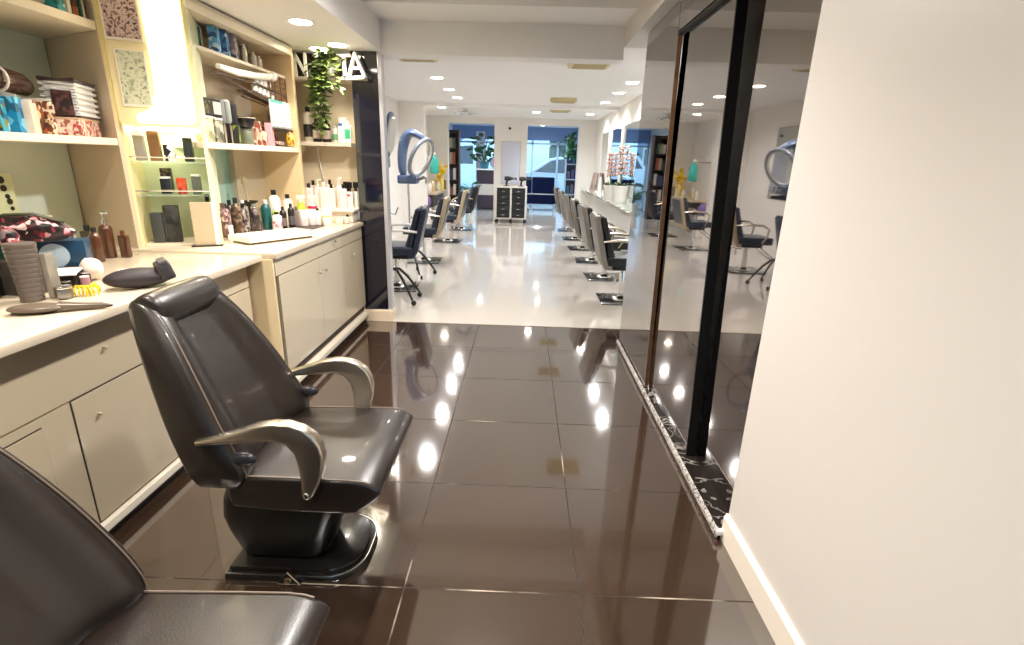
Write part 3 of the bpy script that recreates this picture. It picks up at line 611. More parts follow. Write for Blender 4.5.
# nail tip cards
for i in range(1):
    t = thing('tip_card', 'large mint and white chart card of nail tips hanging below the wire rack', 'card', (-1.85, 3.93, 1.60), .0)
    MB().box(-.004, .004, 0, .42, .0, .19, .002).build('card', pl((206, 220, 214)), t, False)
    m = MB()
    for r in range(5):
        for c in range(7): m.cbox((.006, .035+.058*c, .02+.034*r), (.006, .044, .022), .006)
    m.build('tips', pl((240, 242, 238), .2), t); MB().box(.003, .006, 0.01, .2, .172, .188).build('heading', pl((70, 190, 170)), t, False)
carton('peach card standing behind the right end of the nail tip chart', -2.0, 4.22, 1.6, .01, .05, .2, pl((232, 200, 164)))
tag(MB().box(-2.08, -1.83, 3.90, 4.245, 1.585, 1.598, .002).build('shelf', pl((60, 54, 46)), None, False), 'thin dark shelf under the nail tip chart', 'shelf')
# row on the shelf at eye height
t = thing('framed_picture', 'black framed small picture standing on two packs beside the glowing panel', 'frame', (-1.86, 3.16, 1.613), .0)
MB().box(-.01, .0, -.07, .16, 0, .1, .003).build('border', K, t); MB().box(-.0, .002, -.055, .06, .015, .085).build('print', pattern('frame_print', [(70, 66, 44), (120, 110, 76), (40, 40, 30)], 40), t, False)
MB().box(-.0, .002, .07, .15, .015, .085).build('print', pl((180, 180, 170)), t, False)
carton('beige green printed pack at the left end of the middle shelf', FX+.06, 3.13, SZ, .06, .09, .135, pattern('sage_print', [(180, 176, 140), (140, 140, 104), (206, 204, 176)], 30), lid=W)
carton('grey green printed pack next to the beige green pack', FX+.06, 3.235, SZ, .06, .08, .13, pattern('sage2', [(120, 116, 96), (80, 80, 66), (170, 166, 150)], 30), lid=W)
def brush(label, y, z, rz, col, h=.24, x=FX+.05, cat='hairbrush'):
    t = thing('hairbrush', label, cat, (x, y, z), rz)
    MB().lathe([(.012, 0), (.014, .01), (.011, h*.4), (.016, h*.48)], 12).build('handle', K, t)
    MB().lathe([(.02, h*.46), (.028, h*.52), (.028, h*.95), (.016, h)], 14).build('barrel', col, t)
    return t
brush('round grey hairbrush standing left in the brush group', 3.33, SZ, .2, pl((120, 124, 124)), .25)
brush('wide grey hairbrush beside the black bowl', 3.40, SZ, .2, pl((150, 152, 150)), .26)
brush('black hairbrush standing behind the black bowl', 3.47, SZ, .2, pl((40, 40, 42)), .25)
carton('dark pack with yellow green stripe among the hairbrushes', FX+.09, 3.42, SZ, .03, .06, .11, pattern('dark_lime', [(30, 32, 30), (120, 150, 40), (36, 40, 36)], 14), .3)
t = thing('tint_bowl', 'black tint bowl balanced on a grey green jar', 'bowl', (FX+.07, 3.575, SZ+.1))
MB().lathe([(.03, 0), (.045, .012), (.062, .05), (.066, .072), (.06, .072), (.05, .04), (.03, .015)], 22).build('bowl', K, t); MB().ring((0, 0, .066), (0, 0, 1), .064, .003).build('rim', pl((170, 160, 140)), t)
bottle('grey green jar under the black tint bowl', FX+.07, 3.575, SZ, .098, .042, pl((104, 110, 92)), pl((80, 84, 72)), 'tin', name='jar', cat='jar')
for i, (y, h, m, lab) in enumerate(((3.70, .12, pattern('auburn_a', [(150, 110, 90), (90, 60, 48), (206, 180, 160)], 50), 'brown speckled pack right of the tint bowl'), (3.77, .16, pattern('auburn_b', [(196, 170, 150), (110, 80, 66), (140, 60, 40)], 50), 'tall rust speckled pack left of the pink pack'), (3.84, .10, pattern('auburn_c', [(220, 196, 170), (150, 70, 50), (96, 70, 60)], 46), 'short speckled pack left of the pink pack'))):
    carton(lab, FX+.05, y, SZ, .05, .06, h, m, .3)
carton('bright pink pack standing on the middle shelf', FX+.06, 3.93, SZ, .05, .08, .16, pl((232, 150, 160)), .3)
t = thing('necklace_bust', 'dark jewellery tray under the nail tip chart', 'tray', (FX+.02, 4.09, SZ))
MB().box(-.05, .05, -.06, .06, 0, .015, .004).box(-.05, -.02, -.06, .06, .015, .09, .006).build('tray_body', pl((60, 46, 46)), t); MB().box(-.018, .045, -.055, .055, .0155, .04, .008).build('contents', pattern('beads', [(200, 170, 160), (90, 60, 60), (230, 220, 210), (120, 80, 80)], 90), t)
blob('flower_clip', 'small yellow flower cluster at the right end of the middle shelf', 'flower clip', (FX+.09, 4.19, SZ), .042, (.8, 1, 1.3), pattern('yellow_petal', [(226, 180, 60), (240, 214, 130), (150, 100, 40)], 60), 12, .2)
# ------------------------------------------------------------------ far worktop goods
FT = .885
t = thing('display_board', 'upright beige board with white edge standing on the worktop by the reflected niche', 'board', (-1.85, 2.955, FT), .45)
MB().box(-.055, .05, -.012, .012, .006, .25, .003).build('board', mat('taupe_board', (186, 168, 140), .4), t, False); MB().box(.05, .07, -.014, .014, .006, .25, .003).build('edge', W, t, False); MB().box(-.075, .085, -.03, .03, 0, .006, .002).build('foot', K, t, False)
t = thing('basin_tray', 'shallow white basin tray with dark shadow gap on the worktop', 'basin', (-1.62, 3.24, FT), 1.05)
MB().prism([(-.2, -.11), (.28, -.11), (.28, .11), (-.2, .11)], .012, .03, 'XY', .003).box(-.2, -.19, -.11, .11, .03, .045, .003).box(.27, .28, -.11, .11, .03, .045, .003).box(-.2, .28, .1, .11, .03, .045, .003).box(-.2, .28, -.11, -.1, .03, .045, .003).build('tray_body', pl((238, 230, 214), .25), t)
MB().box(-.18, .26, -.085, .095, 0, .012, .002).build('foot', pl((120, 104, 88)), t, False)  # brown block standing for the dark shadow under the tray
tag(MB().lathe([(.016, 0), (.02, .004), (.022, .09), (.019, .09), (.017, .006)], 18).build('cup', W, None, loc=(-1.85, 3.21, FT)), 'small white cup left of the hair product bottles', 'cup')
B = bottle
B('slim black bottle behind the beige board', -1.91, 3.12, FT, 0.285, .026, pl((40, 32, 30)), K)
B('mauve brown tube bottle behind the beige board', -1.87, 3.20, FT, 0.228, .028, pattern('mauve', [(110, 78, 74), (170, 146, 140), (70, 48, 46)], 60), pl((80, 60, 58)))
B('pale mauve bottle right of the mauve brown tube bottle', -1.90, 3.28, FT, 0.217, .026, pattern('mauve2', [(140, 108, 104), (90, 60, 56), (176, 150, 146)], 60), K)
B('tan brown bottle behind the white cup', -1.87, 3.35, FT, 0.251, .03, pattern('tanb', [(84, 62, 46), (60, 44, 36), (130, 106, 84)], 60), K)
B('dark brown bottle in the middle of the worktop back row', -1.95, 3.42, FT, 0.228, .026, pl((60, 44, 38)), K)
B('silver grey bottle with black cap in the back row', -1.89, 3.47, FT, 0.205, .028, pattern('silverb', [(170, 160, 156), (90, 78, 76), (50, 42, 42)], 70), K)
B('dark patterned squat bottle beside the funnel stand', -1.86, 3.56, FT, 0.194, .03, pattern('darkb', [(60, 50, 48), (110, 98, 96), (40, 34, 34)], 30), chrome)
B('grey bottle with white cap beside the funnel stand', -1.95, 3.58, FT, 0.217, .028, pl((140, 126, 120)), W)
B('small brown glass bottle below the black funnel', -1.86, 3.60, FT, .09, .022, pl((80, 56, 40), .15), K)
t = thing('tint_bowl', 'black funnel shaped bowl on a stem with a tall brush in it', 'bowl', (-1.95, 3.67, FT), 0)
MB().cyl((0, 0, 0), .04, .008, 20).cyl((0, 0, .008), .008, .16, 12).lathe([(.012, .165), (.02, .17), (.06, .2), (.066, .205), (.056, .2), (.012, .175)], 22).build('bowl', K, t)
MB().tube([(0, 0, .18), (-.01, .0, .25), (-.02, .0, .32)], [.007, .007, .009], 8).build('brush_handle', pl((190, 166, 130)), t)
MB().cbox((-.022, 0, .345), (.014, .03, .05), .004).build('brush_bristles', pl((180, 160, 120)), t)
B('dark teal bottle with white shoulders in the front row', -1.87, 3.74, FT, .21, .034, pl((20, 84, 84)), pl((220, 216, 210)))
B('small white bottle with pink label before the dark bottles', -1.78, 3.71, FT, .13, .034, W, K, lab=pattern('pinklab', [(226, 190, 200), (236, 226, 226), (200, 120, 140)], 40))
B('lime green and white small bottle beside the teal bottle', -1.83, 3.80, FT, .15, .024, pl((170, 200, 60)), W)
B('large white bottle with black cap standing tallest in the front group', -1.90, 3.95, FT, .27, .042, W, K)
B('white bottle with black cap right of the tallest white bottle', -1.83, 4.02, FT, .235, .036, pl((230, 224, 214)), K)
B('slim black bottle before the tallest white bottle', -1.77, 3.79, FT, .16, .024, pl((34, 26, 28)), K, lab=pl((120, 110, 110)))
B('second slim black bottle before the white bottles', -1.735, 3.85, FT, .18, .024, pl((30, 24, 28)), K, lab=pl((90, 84, 90)))
B('grey bottle between slim black and square white bottles', -1.73, 3.93, FT, .15, .026, pl((150, 134, 128)), pl((110, 96, 90)), 'flat')
for i, (x, y, lab) in enumerate(((-1.69, 3.96, 'square white tub on the dark mat, left of two'), (-1.655, 4.03, 'square white tub on the dark mat, right of two'))):
    B(lab, x, y, FT+.004, .12, .034, W, pl((244, 240, 234)), 'tin', lab=pl((226, 206, 206)), name='tub', cat='tub')
B('lime green spray bottle behind the square white tubs', -1.785, 4.15, FT, .22, .038, pl((176, 214, 40)), W, 'spray')
B('white spray bottle with red flower label behind the tubs', -1.715, 4.21, FT, .22, .036, W, W, 'spray', lab=pl((206, 40, 70)), lz=(.46, .62))
B('white bottle with black cap right of the square tubs', -1.625, 4.07, FT, .13, .03, W, K)
B('white canister with rounded shoulders right of the tubs', -1.57, 4.12, FT, .16, .04, W, W)
B('small cream jar with lime label at the front edge', -1.55, 4.06, FT, .075, .032, pl((240, 234, 214)), pl((190, 214, 70)), 'tin', name='jar', cat='jar')
B('clear plastic cup before the raised white box', -1.50, 4.19, FT, .05, .032, pl((226, 214, 196), .15), pl((226, 214, 196), .15), 'tin', name='cup', cat='cup')
B('low clear jar right of the clear plastic cup', -1.46, 4.25, FT, .05, .03, pl((206, 196, 180), .15), pl((226, 220, 206), .15), 'tin', name='jar', cat='jar')
tag(MB().box(-1.77, -1.56, 3.69, 4.06, FT, FT+.003, .001).build('counter_mat', pl((62, 48, 46), .7), None, False), 'dark brown mat under the front row of bottles', 'mat')
t = thing('drawer_box', 'raised white drawer box holding the row of white bottles beside the column', 'box', (-1.60, 4.44, FT))
MB().box(-.02, .165, -.10, .14, 0, .085, .004).build('body', pl((236, 228, 216)), t, False); MB().box(-.22, .19, -.14, .15, .085, .105, .006).build('top_board', pl((242, 232, 214)), t, False)
MB().lathe([(.012, 0), (.012, .006)], 16, (.12, -.1, .05), 'Y').build('knob', K, t)
MB().box(-.2, -.185, -.1, .14, 0, .085, .002).build('support', W, t, False)
RZ = FT+.1055
for i, (x, y, h, r, st, cap, lab) in enumerate(((-1.795, 4.36, .20, .032, 'flat', K, 'pinkish white bottle with black cap at the left end of the raised row'), (-1.735, 4.40, .24, .034, 'pump', W, 'tall white pump bottle, second in the raised row'), (-1.67, 4.36, .21, .034, 'flat', W, 'wide white bottle, third in the raised row'), (-1.61, 4.37, .2, .03, 'flat', K, 'white bottle with black cap in the middle of the raised row'), (-1.56, 4.42, .26, .028, 'pump', W, 'slim tall white pump bottle right of the middle of the raised row'), (-1.51, 4.37, .2, .028, 'flat', K, 'white bottle with black cap before the brush pots'), (-1.80, 4.47, .22, .03, 'flat', K, 'back white bottle with black cap behind the left end of the raised row'), (-1.66, 4.48, .23, .03, 'flat', K, 'back white bottle with black cap behind the raised row middle'), (-1.60, 4.50, .24, .03, 'pump', W, 'back white pump bottle behind the raised row'))):
    B(lab, x, y, RZ, h, r, pl((238, 222, 212)), cap, st)
def pot(label, x, y, n, seed, lab=None):
    t = thing('brush_pot', label, 'pot', (x, y, RZ)); q = random.Random(seed)
    MB().lathe([(.028, 0), (.03, .004), (.034, .14), (.03, .14), (.026, .008)], 20).build('pot', W, t)
    if lab: MB().box(-.014, .014, -.0335, -.031, .1, .118).build('label_patch', pl((196, 60, 80)), t, False)
    m = MB()
    for k in range(n):
        a, b = q.uniform(-.015, .015), q.uniform(-.015, .015)
        m.tube([(a*.6, b*.6, .01), (a*1.6, b*1.6, .17)], .004, 6); m.cbox((a*1.9, b*1.9, .19), (.02, .012, .05), .003, rz=q.uniform(0, 3), ry=a*8)
    m.build('tint_brushes', K, t)
pot('white pot of black tint brushes with small red label', -1.475, 4.42, 6, 1, True)
pot('plain white pot of black tint brushes next to the column', -1.44, 4.49, 7, 2)
pot('white pot of black combs behind the raised row', -1.52, 4.50, 6, 3)
# corner shelf bottles
CZ = 1.519
B('tall white bottle with black cap and dark label at the left of the corner shelf', -1.79, 4.46, CZ, .27, .042, pl((232, 220, 196)), K, lab=pl((56, 50, 46)))
B('dark brown bottle with pale label, left of two on the corner shelf', -1.72, 4.44, CZ, .18, .034, pl((34, 26, 26), .2), K, lab=pl((214, 200, 184)))
B('dark brown bottle with pale label, right of two on the corner shelf', -1.64, 4.44, CZ, .18, .034, pl((34, 26, 26), .2), K, lab=pl((214, 200, 184)))
B('white bottle with green label on the corner shelf', -1.575, 4.46, CZ, .13, .026, W, W, lab=pl((110, 170, 120)))
B('clear white bottle with blue cap on the corner shelf', -1.52, 4.44, CZ, .15, .03, pl((224, 226, 228)), pl((40, 110, 200)))
carton('tall white carton behind the blue capped bottle', -1.53, 4.54, CZ, .06, .06, .2, W)
B('white tube with green print at the right of the corner shelf', -1.465, 4.45, CZ, .17, .028, W, W, 'flat', lab=pl((60, 180, 130)))
tag(MB().tube([(-1.78, 4.585, 1.487), (-1.77, 4.58, 1.35), (-1.74, 4.575, 1.2), (-1.73, 4.575, 1.0)], .006, 8).build('cable', W, None), 'white cable running down the end wall below the corner shelf', 'cable')
tag(MB().tube([(-1.78, 4.585, 1.98), (-1.775, 4.583, 1.85), (-1.76, 4.583, 1.7), (-1.77, 4.583, 1.56)], .006, 8).build('cable', W, None), 'white cable running down the end wall above the corner shelf', 'cable')
# trailing plant
def leaf_bm(mb, p, L, w, d, up):
    d = Vector(d).normalized(); s_ = d.cross(Vector(up)).normalized(); n = s_.cross(d)
    P = [Vector(p), Vector(p)+d*L*.35+s_*w*.5-n*w*.08, Vector(p)+d*L*.75+s_*w*.32, Vector(p)+d*L, Vector(p)+d*L*.75-s_*w*.32, Vector(p)+d*L*.35-s_*w*.5-n*w*.08, Vector(p)+d*L*.4+n*w*.12]
    mb._add(P, [(0, 1, 6), (1, 2, 6), (2, 3, 6), (3, 4, 6), (4, 5, 6), (5, 0, 6)])
t = thing('trailing_plant', 'green trailing plant hanging over the sign shelf to the bottles', 'plant', (-1.555, 4.41, 2.012))
MB().lathe([(.045, 0), (.05, .006), (.062, .09), (.055, .09), (.046, .02)], 20).build('pot', W, t)
q = random.Random(4); lm = MB(); lm2 = MB(); st = MB()
for k in range(16):
    a = -PI*.15-q.random()*PI*.75; R = q.uniform(.04, .14); L = q.choice([.1, .16, .26, .34, .38, .40]) if k < 9 else .08
    x0, y0 = R*math.cos(a)*.95-.0, R*math.sin(a)*.6-.03
    if k < 9: x0 = q.uniform(-.11, .0)
    P = [Vector((0, 0, .09)), Vector((x0*.6, y0*.7, .14+q.uniform(0, .02))), Vector((x0, y0-.02, .06))]
    zz = .06
    while zz > -L: zz -= .05; P.append(Vector((x0*(1-.2*(zz-.06)) +q.uniform(-.02, .02), y0-.03+q.uniform(-.015, .015), zz)))
    st.tube(P, .003, 5)
    for p in P[1:]:
        for j in range(3): 
            leaf_bm(lm if q.random() < .6 else lm2, p+Vector((q.uniform(-.015, .015), q.uniform(-.02, .01), q.uniform(-.02, .02))), q.uniform(.045, .07), q.uniform(.032, .05), (q.uniform(-1, 1), q.uniform(-1, .2), q.uniform(-.8, .2)), (q.uniform(-.4, .4), -.4, 1))
for k in range(60):
    a = q.uniform(0, 2*PI); r = q.uniform(.02, .15)
    leaf_bm(lm2 if k % 3 else lm, (r*math.cos(a)*.75+.01, r*math.sin(a)*.55-.04, q.uniform(.03, .17)), q.uniform(.05, .075), q.uniform(.035, .05), (q.uniform(-1, 1), q.uniform(-1, .2), q.uniform(-.5, .5)), (0, -.5, 1))
st.build('stems', pl((90, 120, 50)), t); lm.build('leaves', leafM, t); lm2.build('pale_leaves', mat('leaf_pale', (108, 124, 58), .45, var=.3, vscale=20), t)
# ------------------------------------------------------------------ hydraulic salon chair (faces +X)
def salon_chair(label, loc, rz=0):
    t = thing('salon_chair', label, 'salon chair', loc, rz, None)
    # seat cushion lofted along X
    def ring(u, hw, z0, z1, r):
        P = []
        for sy, sz in ((-1, -1), (1, -1), (1, 1), (-1, 1)):
            cy, cz = sy*(hw-r), (z0+r if sz < 0 else z1-r)
            a0 = {(-1, -1): PI, (1, -1): -PI/2, (1, 1): 0, (-1, 1): PI/2}[(sy, sz)]
            P += [(u, cy+r*math.cos(a0+PI/2*k/4), cz+r*math.sin(a0+PI/2*k/4)) for k in range(5)]
        return P
    m = MB().loft([ring(-.19, .205, .385, .44, .014), ring(-.185, .225, .362, .458, .014), ring(-.17, .236, .352, .466, .014), ring(-.05, .24, .346, .467, .014), ring(.1, .244, .346, .469, .014), ring(.18, .246, .348, .47, .014), ring(.215, .246, .352, .470, .014), ring(.245, .246, .372, .467, .016), ring(.268, .246, .392, .460, .018), ring(.286, .245, .412, .448, .014), ring(.294, .242, .424, .438, .006)])
    seat = m.build('seat', leather, t, angle=60)
    for y in (-1, 1):
        MB().tube([(-.17, y*.231, .466), (-.05, y*.235, .467), (.1, y*.239, .469), (.2, y*.241, .470), (.24, y*.241, .467), (.262, y*.240, .461)], .0026, 6).build('piping', stitch, seat)
    # backrest: stations (z, front u, rear u, half width), smoothly interpolated
    st_ = [(.402, -.20, -.235, .15), (.408, -.165, -.262, .205), (.43, -.13, -.285, .245), (.48, -.112, -.305, .257), (.55, -.136, -.328, .256), (.625, -.172, -.352, .248), (.70, -.206, -.376, .234), (.78, -.246, -.402, .215), (.86, -.290, -.428, .192), (.92, -.330, -.446, .172), (.96, -.366, -.452, .160), (.978, -.395, -.446, .150), (.984, -.412, -.436, .14)]
    def cr(p0, p1, p2, p3, t_): return [.5*(2*b_+(c_-a_)*t_+(2*a_-5*b_+4*c_-d_)*t_*t_+(3*b_-a_-3*c_+d_)*t_**3) for a_, b_, c_, d_ in zip(p0, p1, p2, p3)]
    fine = []
    for i in range(len(st_)-1):
        for q_ in range(3): fine.append(cr(st_[max(i-1, 0)], st_[i], st_[i+1], st_[min(i+2, len(st_)-1)], q_/3))
    fine.append(list(st_[-1]))
    def front(s_, fu, z):                       # raised side bolsters round a sunken middle pad
        d = .036 if .45 < z < .9 else .036*max(0, 1-abs(z-(.45 if z < .45 else .9))/.07)
        a_ = abs(s_); k_ = min(1, max(0, (a_-.45)/.33)); k_ = k_*k_*(3-2*k_)
        e_ = 0 if a_ < .9 else .016*((a_-.9)/.1)**2
        return fu-d*(1-k_)-e_-.004*(1-a_)
    SS = [-1, -.985, -.95, -.88, -.78, -.68, -.58, -.46, -.3, 0, .3, .46, .58, .68, .78, .88, .95, .985, 1]
    rings = []
    for z, fu, ru, hw in fine:
        th_ = fu-ru
        R = [(front(s_, fu, z), s_*hw, z) for s_ in SS]
        R += [(ru-.015*(1-s_*s_)+min(.03, th_*.3)*max(0, (abs(s_)-.8)/.2)**2, s_*hw, z) for s_ in SS[::-1]]
        rings.append(R)
    bk = MB().loft(rings).build('backrest', leather, t, angle=60)
    for y in (-1, 1):
        MB().tube([(front(.93, fu, z)+.0005, y*.93*hw, z) for z, fu, ru, hw in fine[8:31]], .0022, 6).build('piping', stitch, bk)
    # headrest roll
    M = Matrix.Translation((-.392, 0, .948)) @ Matrix.Rotation(-.42, 4, 'Y')
    hm = MB(); rr_ = []
    for y, s_ in ((-.152, .55), (-.148, .88), (-.138, 1), (0, 1.0), (.138, 1), (.148, .88), (.152, .55)):
        rr_.append([tuple(M @ Vector((.052*s_*math.cos(2*PI*k/14)*(1.0), y, .060*s_*math.sin(2*PI*k/14)))) for k in range(14)])
    hm.loft(rr_).build('headrest', leather, t, sub=1, angle=80)
    # arm loops
    arm = [(-.235, .6), (-.235, .585), (-.16, .593), (-.075, .603), (-.01, .610), (.03, .600), (.054, .572), (.063, .53), (.066, .48), (.064, .43), (.072, .415), (.086, .416), (.1, .43), (.122, .475), (.136, .52), (.14, .56), (.133, .60), (.116, .632), (.085, .655), (.045, .667), (0, .668), (-.05, .658), (-.1, .638), (-.16, .617)]
    for y in (-1, 1):
        a = MB().prism(arm, y*.252-.02, y*.252+.02, 'XZ', .009, seg=3).build('armrest', alu, t)
        MB().cyl((.078, y*.252-.024, .432), .009, .048, 12, 'Y', .002).build('bolt', chrome, a)
    for y in (-1, 1): MB().ball((-.115, y*.24, .53), .036, 10, (1.15, .4, .62)).build('hinge', mat('dark_hinge', (44, 44, 50), .25), t)
    MB().box(-.2, .14, -.16, .16, .32, .36, .015).build('seat_frame', plastic_k, t)
    # pedestal cover
    fp = [(-.29, .12), (-.31, .25), (-.28, .35), (.02, .37)]
    rg = []
    for z, x0, x1, hw in ((.043, -.262, .03, .10), (.06, -.268, .045, .11), (.15, -.295, .08, .13), (.22, -.305, .11, .145), (.29, -.295, .135, .15), (.325, -.28, .14, .15), (.335, -.26, .12, .14)):
        R = []
        for k in range(20):
            a = 2*PI*k/20; cx_, sx_ = (x0+x1)/2, (x1-x0)/2
            ca, sa = math.cos(a), math.sin(a); e_ = .42
            R.append((cx_+sx_*math.copysign(abs(ca)**e_, ca), hw*math.copysign(abs(sa)**e_, sa), z))
        rg.append(R)
    MB().loft(rg).build('pedestal_cover', plastic_k, t)
    # base plate: straight back edge, rounded front end
    def plate(o):
        P = [(-.285+o*.5, -.165+o), (.05, -.165+o)]
        P += [(.05+(.13-o)*math.sin(PI/2*k/6), -.035-(.13-o)*math.cos(PI/2*k/6)) for k in range(1, 7)]
        P += [(.05+(.13-o)*math.cos(PI/2*k/6), .045+(.13-o)*math.sin(PI/2*k/6)) for k in range(0, 7)]
        return P+[(-.285+o*.5, .175-o)]
    bp = MB().prism(plate(0), .0, .022, 'XY', .004); bp.prism(plate(.018), .022, .042, 'XY', .008)
    pb = bp.build('base_plate', mat('base_black', (30, 27, 26), .22, spec=.7, coat=.3), t)
    P = plate(.004); P = P[:-1]+[P[-1]]
    MB().tube([(x, y, .024) for x, y in P], .0022, 6, True).build('edge_trim', steel, pb)
    MB().prism([(-.10, .002), (-.02, .002), (-.06, .05)], -.176, -.158, 'XZ', .004).build('badge_plate', plastic_k, pb)
    b2 = MB().tube([(-.1, -.177, .004), (-.02, -.177, .004), (-.06, -.177, .052)], .003, 6, True); b2.build('badge_rim', alu, pb)
    MB().cyl((-.06, -.184, .02), .013, .012, 18, 'Y', .003).build('lock_knob', mat('brass_grey', (190, 176, 140), .25, 1), pb)
    return t
c1 = salon_chair('whole black leather salon chair with looped metal armrests, in the middle of the dark floor', (-.70, 1.56, 0))
c2 = dup(c1, (-.70, .655, 0), 0, 'cropped black leather salon chair, only backrest and seat edge showing')
for o in kids(c2):
    if o.name.startswith('hinge'): bpy.data.objects.remove(o)
    elif o.name.startswith('armrest'):
        for b_ in kids(o): bpy.data.objects.remove(b_)
        bpy.data.objects.remove(o)
# ------------------------------------------------------------------ salon chairs of the back room (model faces +X)
def work_chair(label, loc, rz, shell, cush, arms, grp, plate=True):
    t = thing('styling_chair', label, 'styling chair', loc, rz, grp)
    MB().box(-.22, .26, -.24, .24, .40, .50, .035, seg=3).build('seat', cush, t)
    prof = [(-.20, .44), (-.215, .42), (-.25, .44), (-.31, .66), (-.36, .88), (-.35, .905), (-.325, .905), (-.30, .88), (-.245, .66)]
    MB().prism([(-.175, .43), (-.205, .46), (-.25, .66), (-.31, .885), (-.29, .905), (-.25, .89), (-.185, .67), (-.13, .49), (-.14, .44)], -.215, .215, 'XZ', .025, seg=3).build('backrest', cush, t)
    MB().prism([(-.15, .36), (-.23, .37), (-.275, .45), (-.325, .66), (-.375, .88), (-.36, .91), (-.32, .91), (-.262, .66), (-.215, .46), (-.16, .41)], -.235, .235, 'XZ', .02, seg=3).build('back_shell', shell, t)
    for y in (-1, 1):
        MB().tube([(-.27, y*.25, .66), (-.1, y*.275, .68), (.08, y*.275, .67), (.16, y*.272, .62), (.15, y*.265, .52), (.1, y*.25, .43)], [.016, .02, .02, .018, .016, .014], 10, flat=(1, .8)).build('armrest', arms, t)
    MB().box(-.16, .16, -.15, .15, .35, .40, .01).build('seat_frame', plastic_k, t)
    MB().cyl((0, 0, .05), .035, .3, 20).lathe([(.1, .012), (.09, .03), (.045, .06)], 24).build('pump_column', chrome, t)
    if plate: MB().box(-.24, .24, -.24, .24, 0, .014, .004).build('base_plate', mat('polished_plate', (120, 120, 122), .12, 1), t)
    fr_ = MB().tube([(.12, -.16, .36), (.34, -.17, .2), (.40, -.17, .16), (.40, .17, .16), (.34, .17, .2), (.12, .16, .36)], .011, 8); fr_.build('footrest', chrome, t)
    MB().cyl((-.10, -.12, .2), .012, .1, 8).tube([(-.05, -.03, .3), (-.12, -.13, .3), (-.18, -.2, .32)], .008, 8).build('pump_lever', chrome, t)
    return t
RL = ['nearest grey backed styling chair in the row facing the mirrors with white strips', 'second grey backed styling chair from the smoked mirror panels', 'third grey backed styling chair from the smoked mirror panels', 'fourth grey backed styling chair from the smoked mirror panels', 'fifth grey backed styling chair, one before the last of the mirror row', 'last grey backed styling chair of the mirror row, beside the two leaning cards']
g0 = None
for i, y in enumerate((5.42, 6.56, 7.73, 8.9, 10.08, 11.4)):
    x = 1.09-.016*i
    if g0 is None: g0 = work_chair(RL[0], (x, y, .004), 0, greyv, blackv, alu, 'grey backed chairs along the mirror wall')
    else: dup(g0, (x, y, .004), [0, .05, -.06, .04, 0, -.08][i], RL[i])
n0 = work_chair('navy backed styling chair nearest the dark column beside the hood dryer', (-1.42, 5.68, .004), PI+.1, navy, navy, whiteplas, 'styling chairs along the dryer wall')
n1 = work_chair('beige sided navy styling chair, second from the dark column', (-1.42, 7.35, .004), PI+.05, beigev, navy, alu, 'styling chairs along the dryer wall')
for ch in kids(n1):
    if ch.name.startswith('back_shell'):
        MB().prism([(-.222, .40), (-.275, .47), (-.328, .66), (-.372, .86), (-.377, .86), (-.333, .66), (-.281, .46), (-.226, .39)], -.205, .205, 'XZ').build('rear_pad', navy, ch)
dup(n1, (-1.36, 9.3, .004), PI-.05, 'beige sided navy styling chair, third from the dark column')
n3 = work_chair('dark styling chair farthest along the dryer wall, in front of the bookcase', (-1.32, 11.05, .004), PI, blackv, navy, alu, 'styling chairs along the dryer wall')
# ------------------------------------------------------------------ hood dryers
def stand(t, H, r0=.3, n=5, a0=.3):
    MB().cyl((0, 0, .3), .014, H-.3, 14).cyl((0, 0, .26), .028, .1, 16, bev=.004).build('pole', chrome, t)
    for k in range(n):
        a = a0+2*PI*k/n; c, s_ = math.cos(a), math.sin(a)
        l = MB().tube([(.015*c, .015*s_, .34), (.08*c, .08*s_, .33), (.17*c, .17*s_, .24), (.25*c, .25*s_, .13), (r0*c, r0*s_, .055)], [.013, .014, .014, .013, .011], 8).build('leg', plastic_k, t)
        MB().cyl((r0*c-.012*s_, r0*s_+.012*c, .026), .026, .024, 14, 'X' if abs(s_) > .7 else 'Y', .004).build('caster', plastic_k, l)
t = thing('hood_dryer', 'blue grey ring hood dryer on a wheeled stand beside the navy chair', 'hair dryer', (-1.40, 6.35, .004))
stand(t, 1.14, .3, 5, .25)
MB().box(-.11, .12, -.10, .10, 1.12, 1.22, .03, seg=3).build('control_box', blueplas, t)
m = MB(); path = [(-.05, 1.2), (-.068, 1.32), (-.062, 1.45), (-.04, 1.58), (.0, 1.665), (.05, 1.70), (.11, 1.69), (.18, 1.65), (.22, 1.61)]
wd = [.085, .09, .10, .11, .115, .11, .10, .085, .06]; th = [.045, .05, .055, .06, .06, .055, .045, .035, .025]
rg = []
for i, (x, z) in enumerate(path):
    a, b2 = path[max(0, i-1)], path[min(len(path)-1, i+1)]; tx, tz = b2[0]-a[0], b2[1]-a[1]; L = math.hypot(tx, tz); nx, nz = -tz/L, tx/L
    rg.append([(x+nx*th[i]*math.cos(2*PI*k/16), wd[i]*math.sin(2*PI*k/16), z+nz*th[i]*math.cos(2*PI*k/16)) for k in range(16)])
m.loft(rg).build('arm', blueplas, t, sub=1)
rc = (.165, 0, 1.42)
ri = MB().ring(rc, (.87, -.30, -.40), .225, .024, 44, 10); ri.build('heat_ring', mat('ring_grey', (150, 156, 168), .25, .2), t)
MB().ring(rc, (.87, -.30, -.40), .2, .012, 44, 8).build('ring_liner', whiteplas, t)
MB().tube([(.03, 0, 1.2), (.12, 0, 1.17), (.2, -.02, 1.2)], .02, 10).cyl((.22, -.02, 1.13), .012, .07, 10).build('joint', steel, t)
t = thing('hood_dryer', 'slim upright dryer arm on a thin pole right beside the dark column', 'hair dryer', (-1.315, 5.08, .004))
stand(t, 1.40, .3, 5, .62)
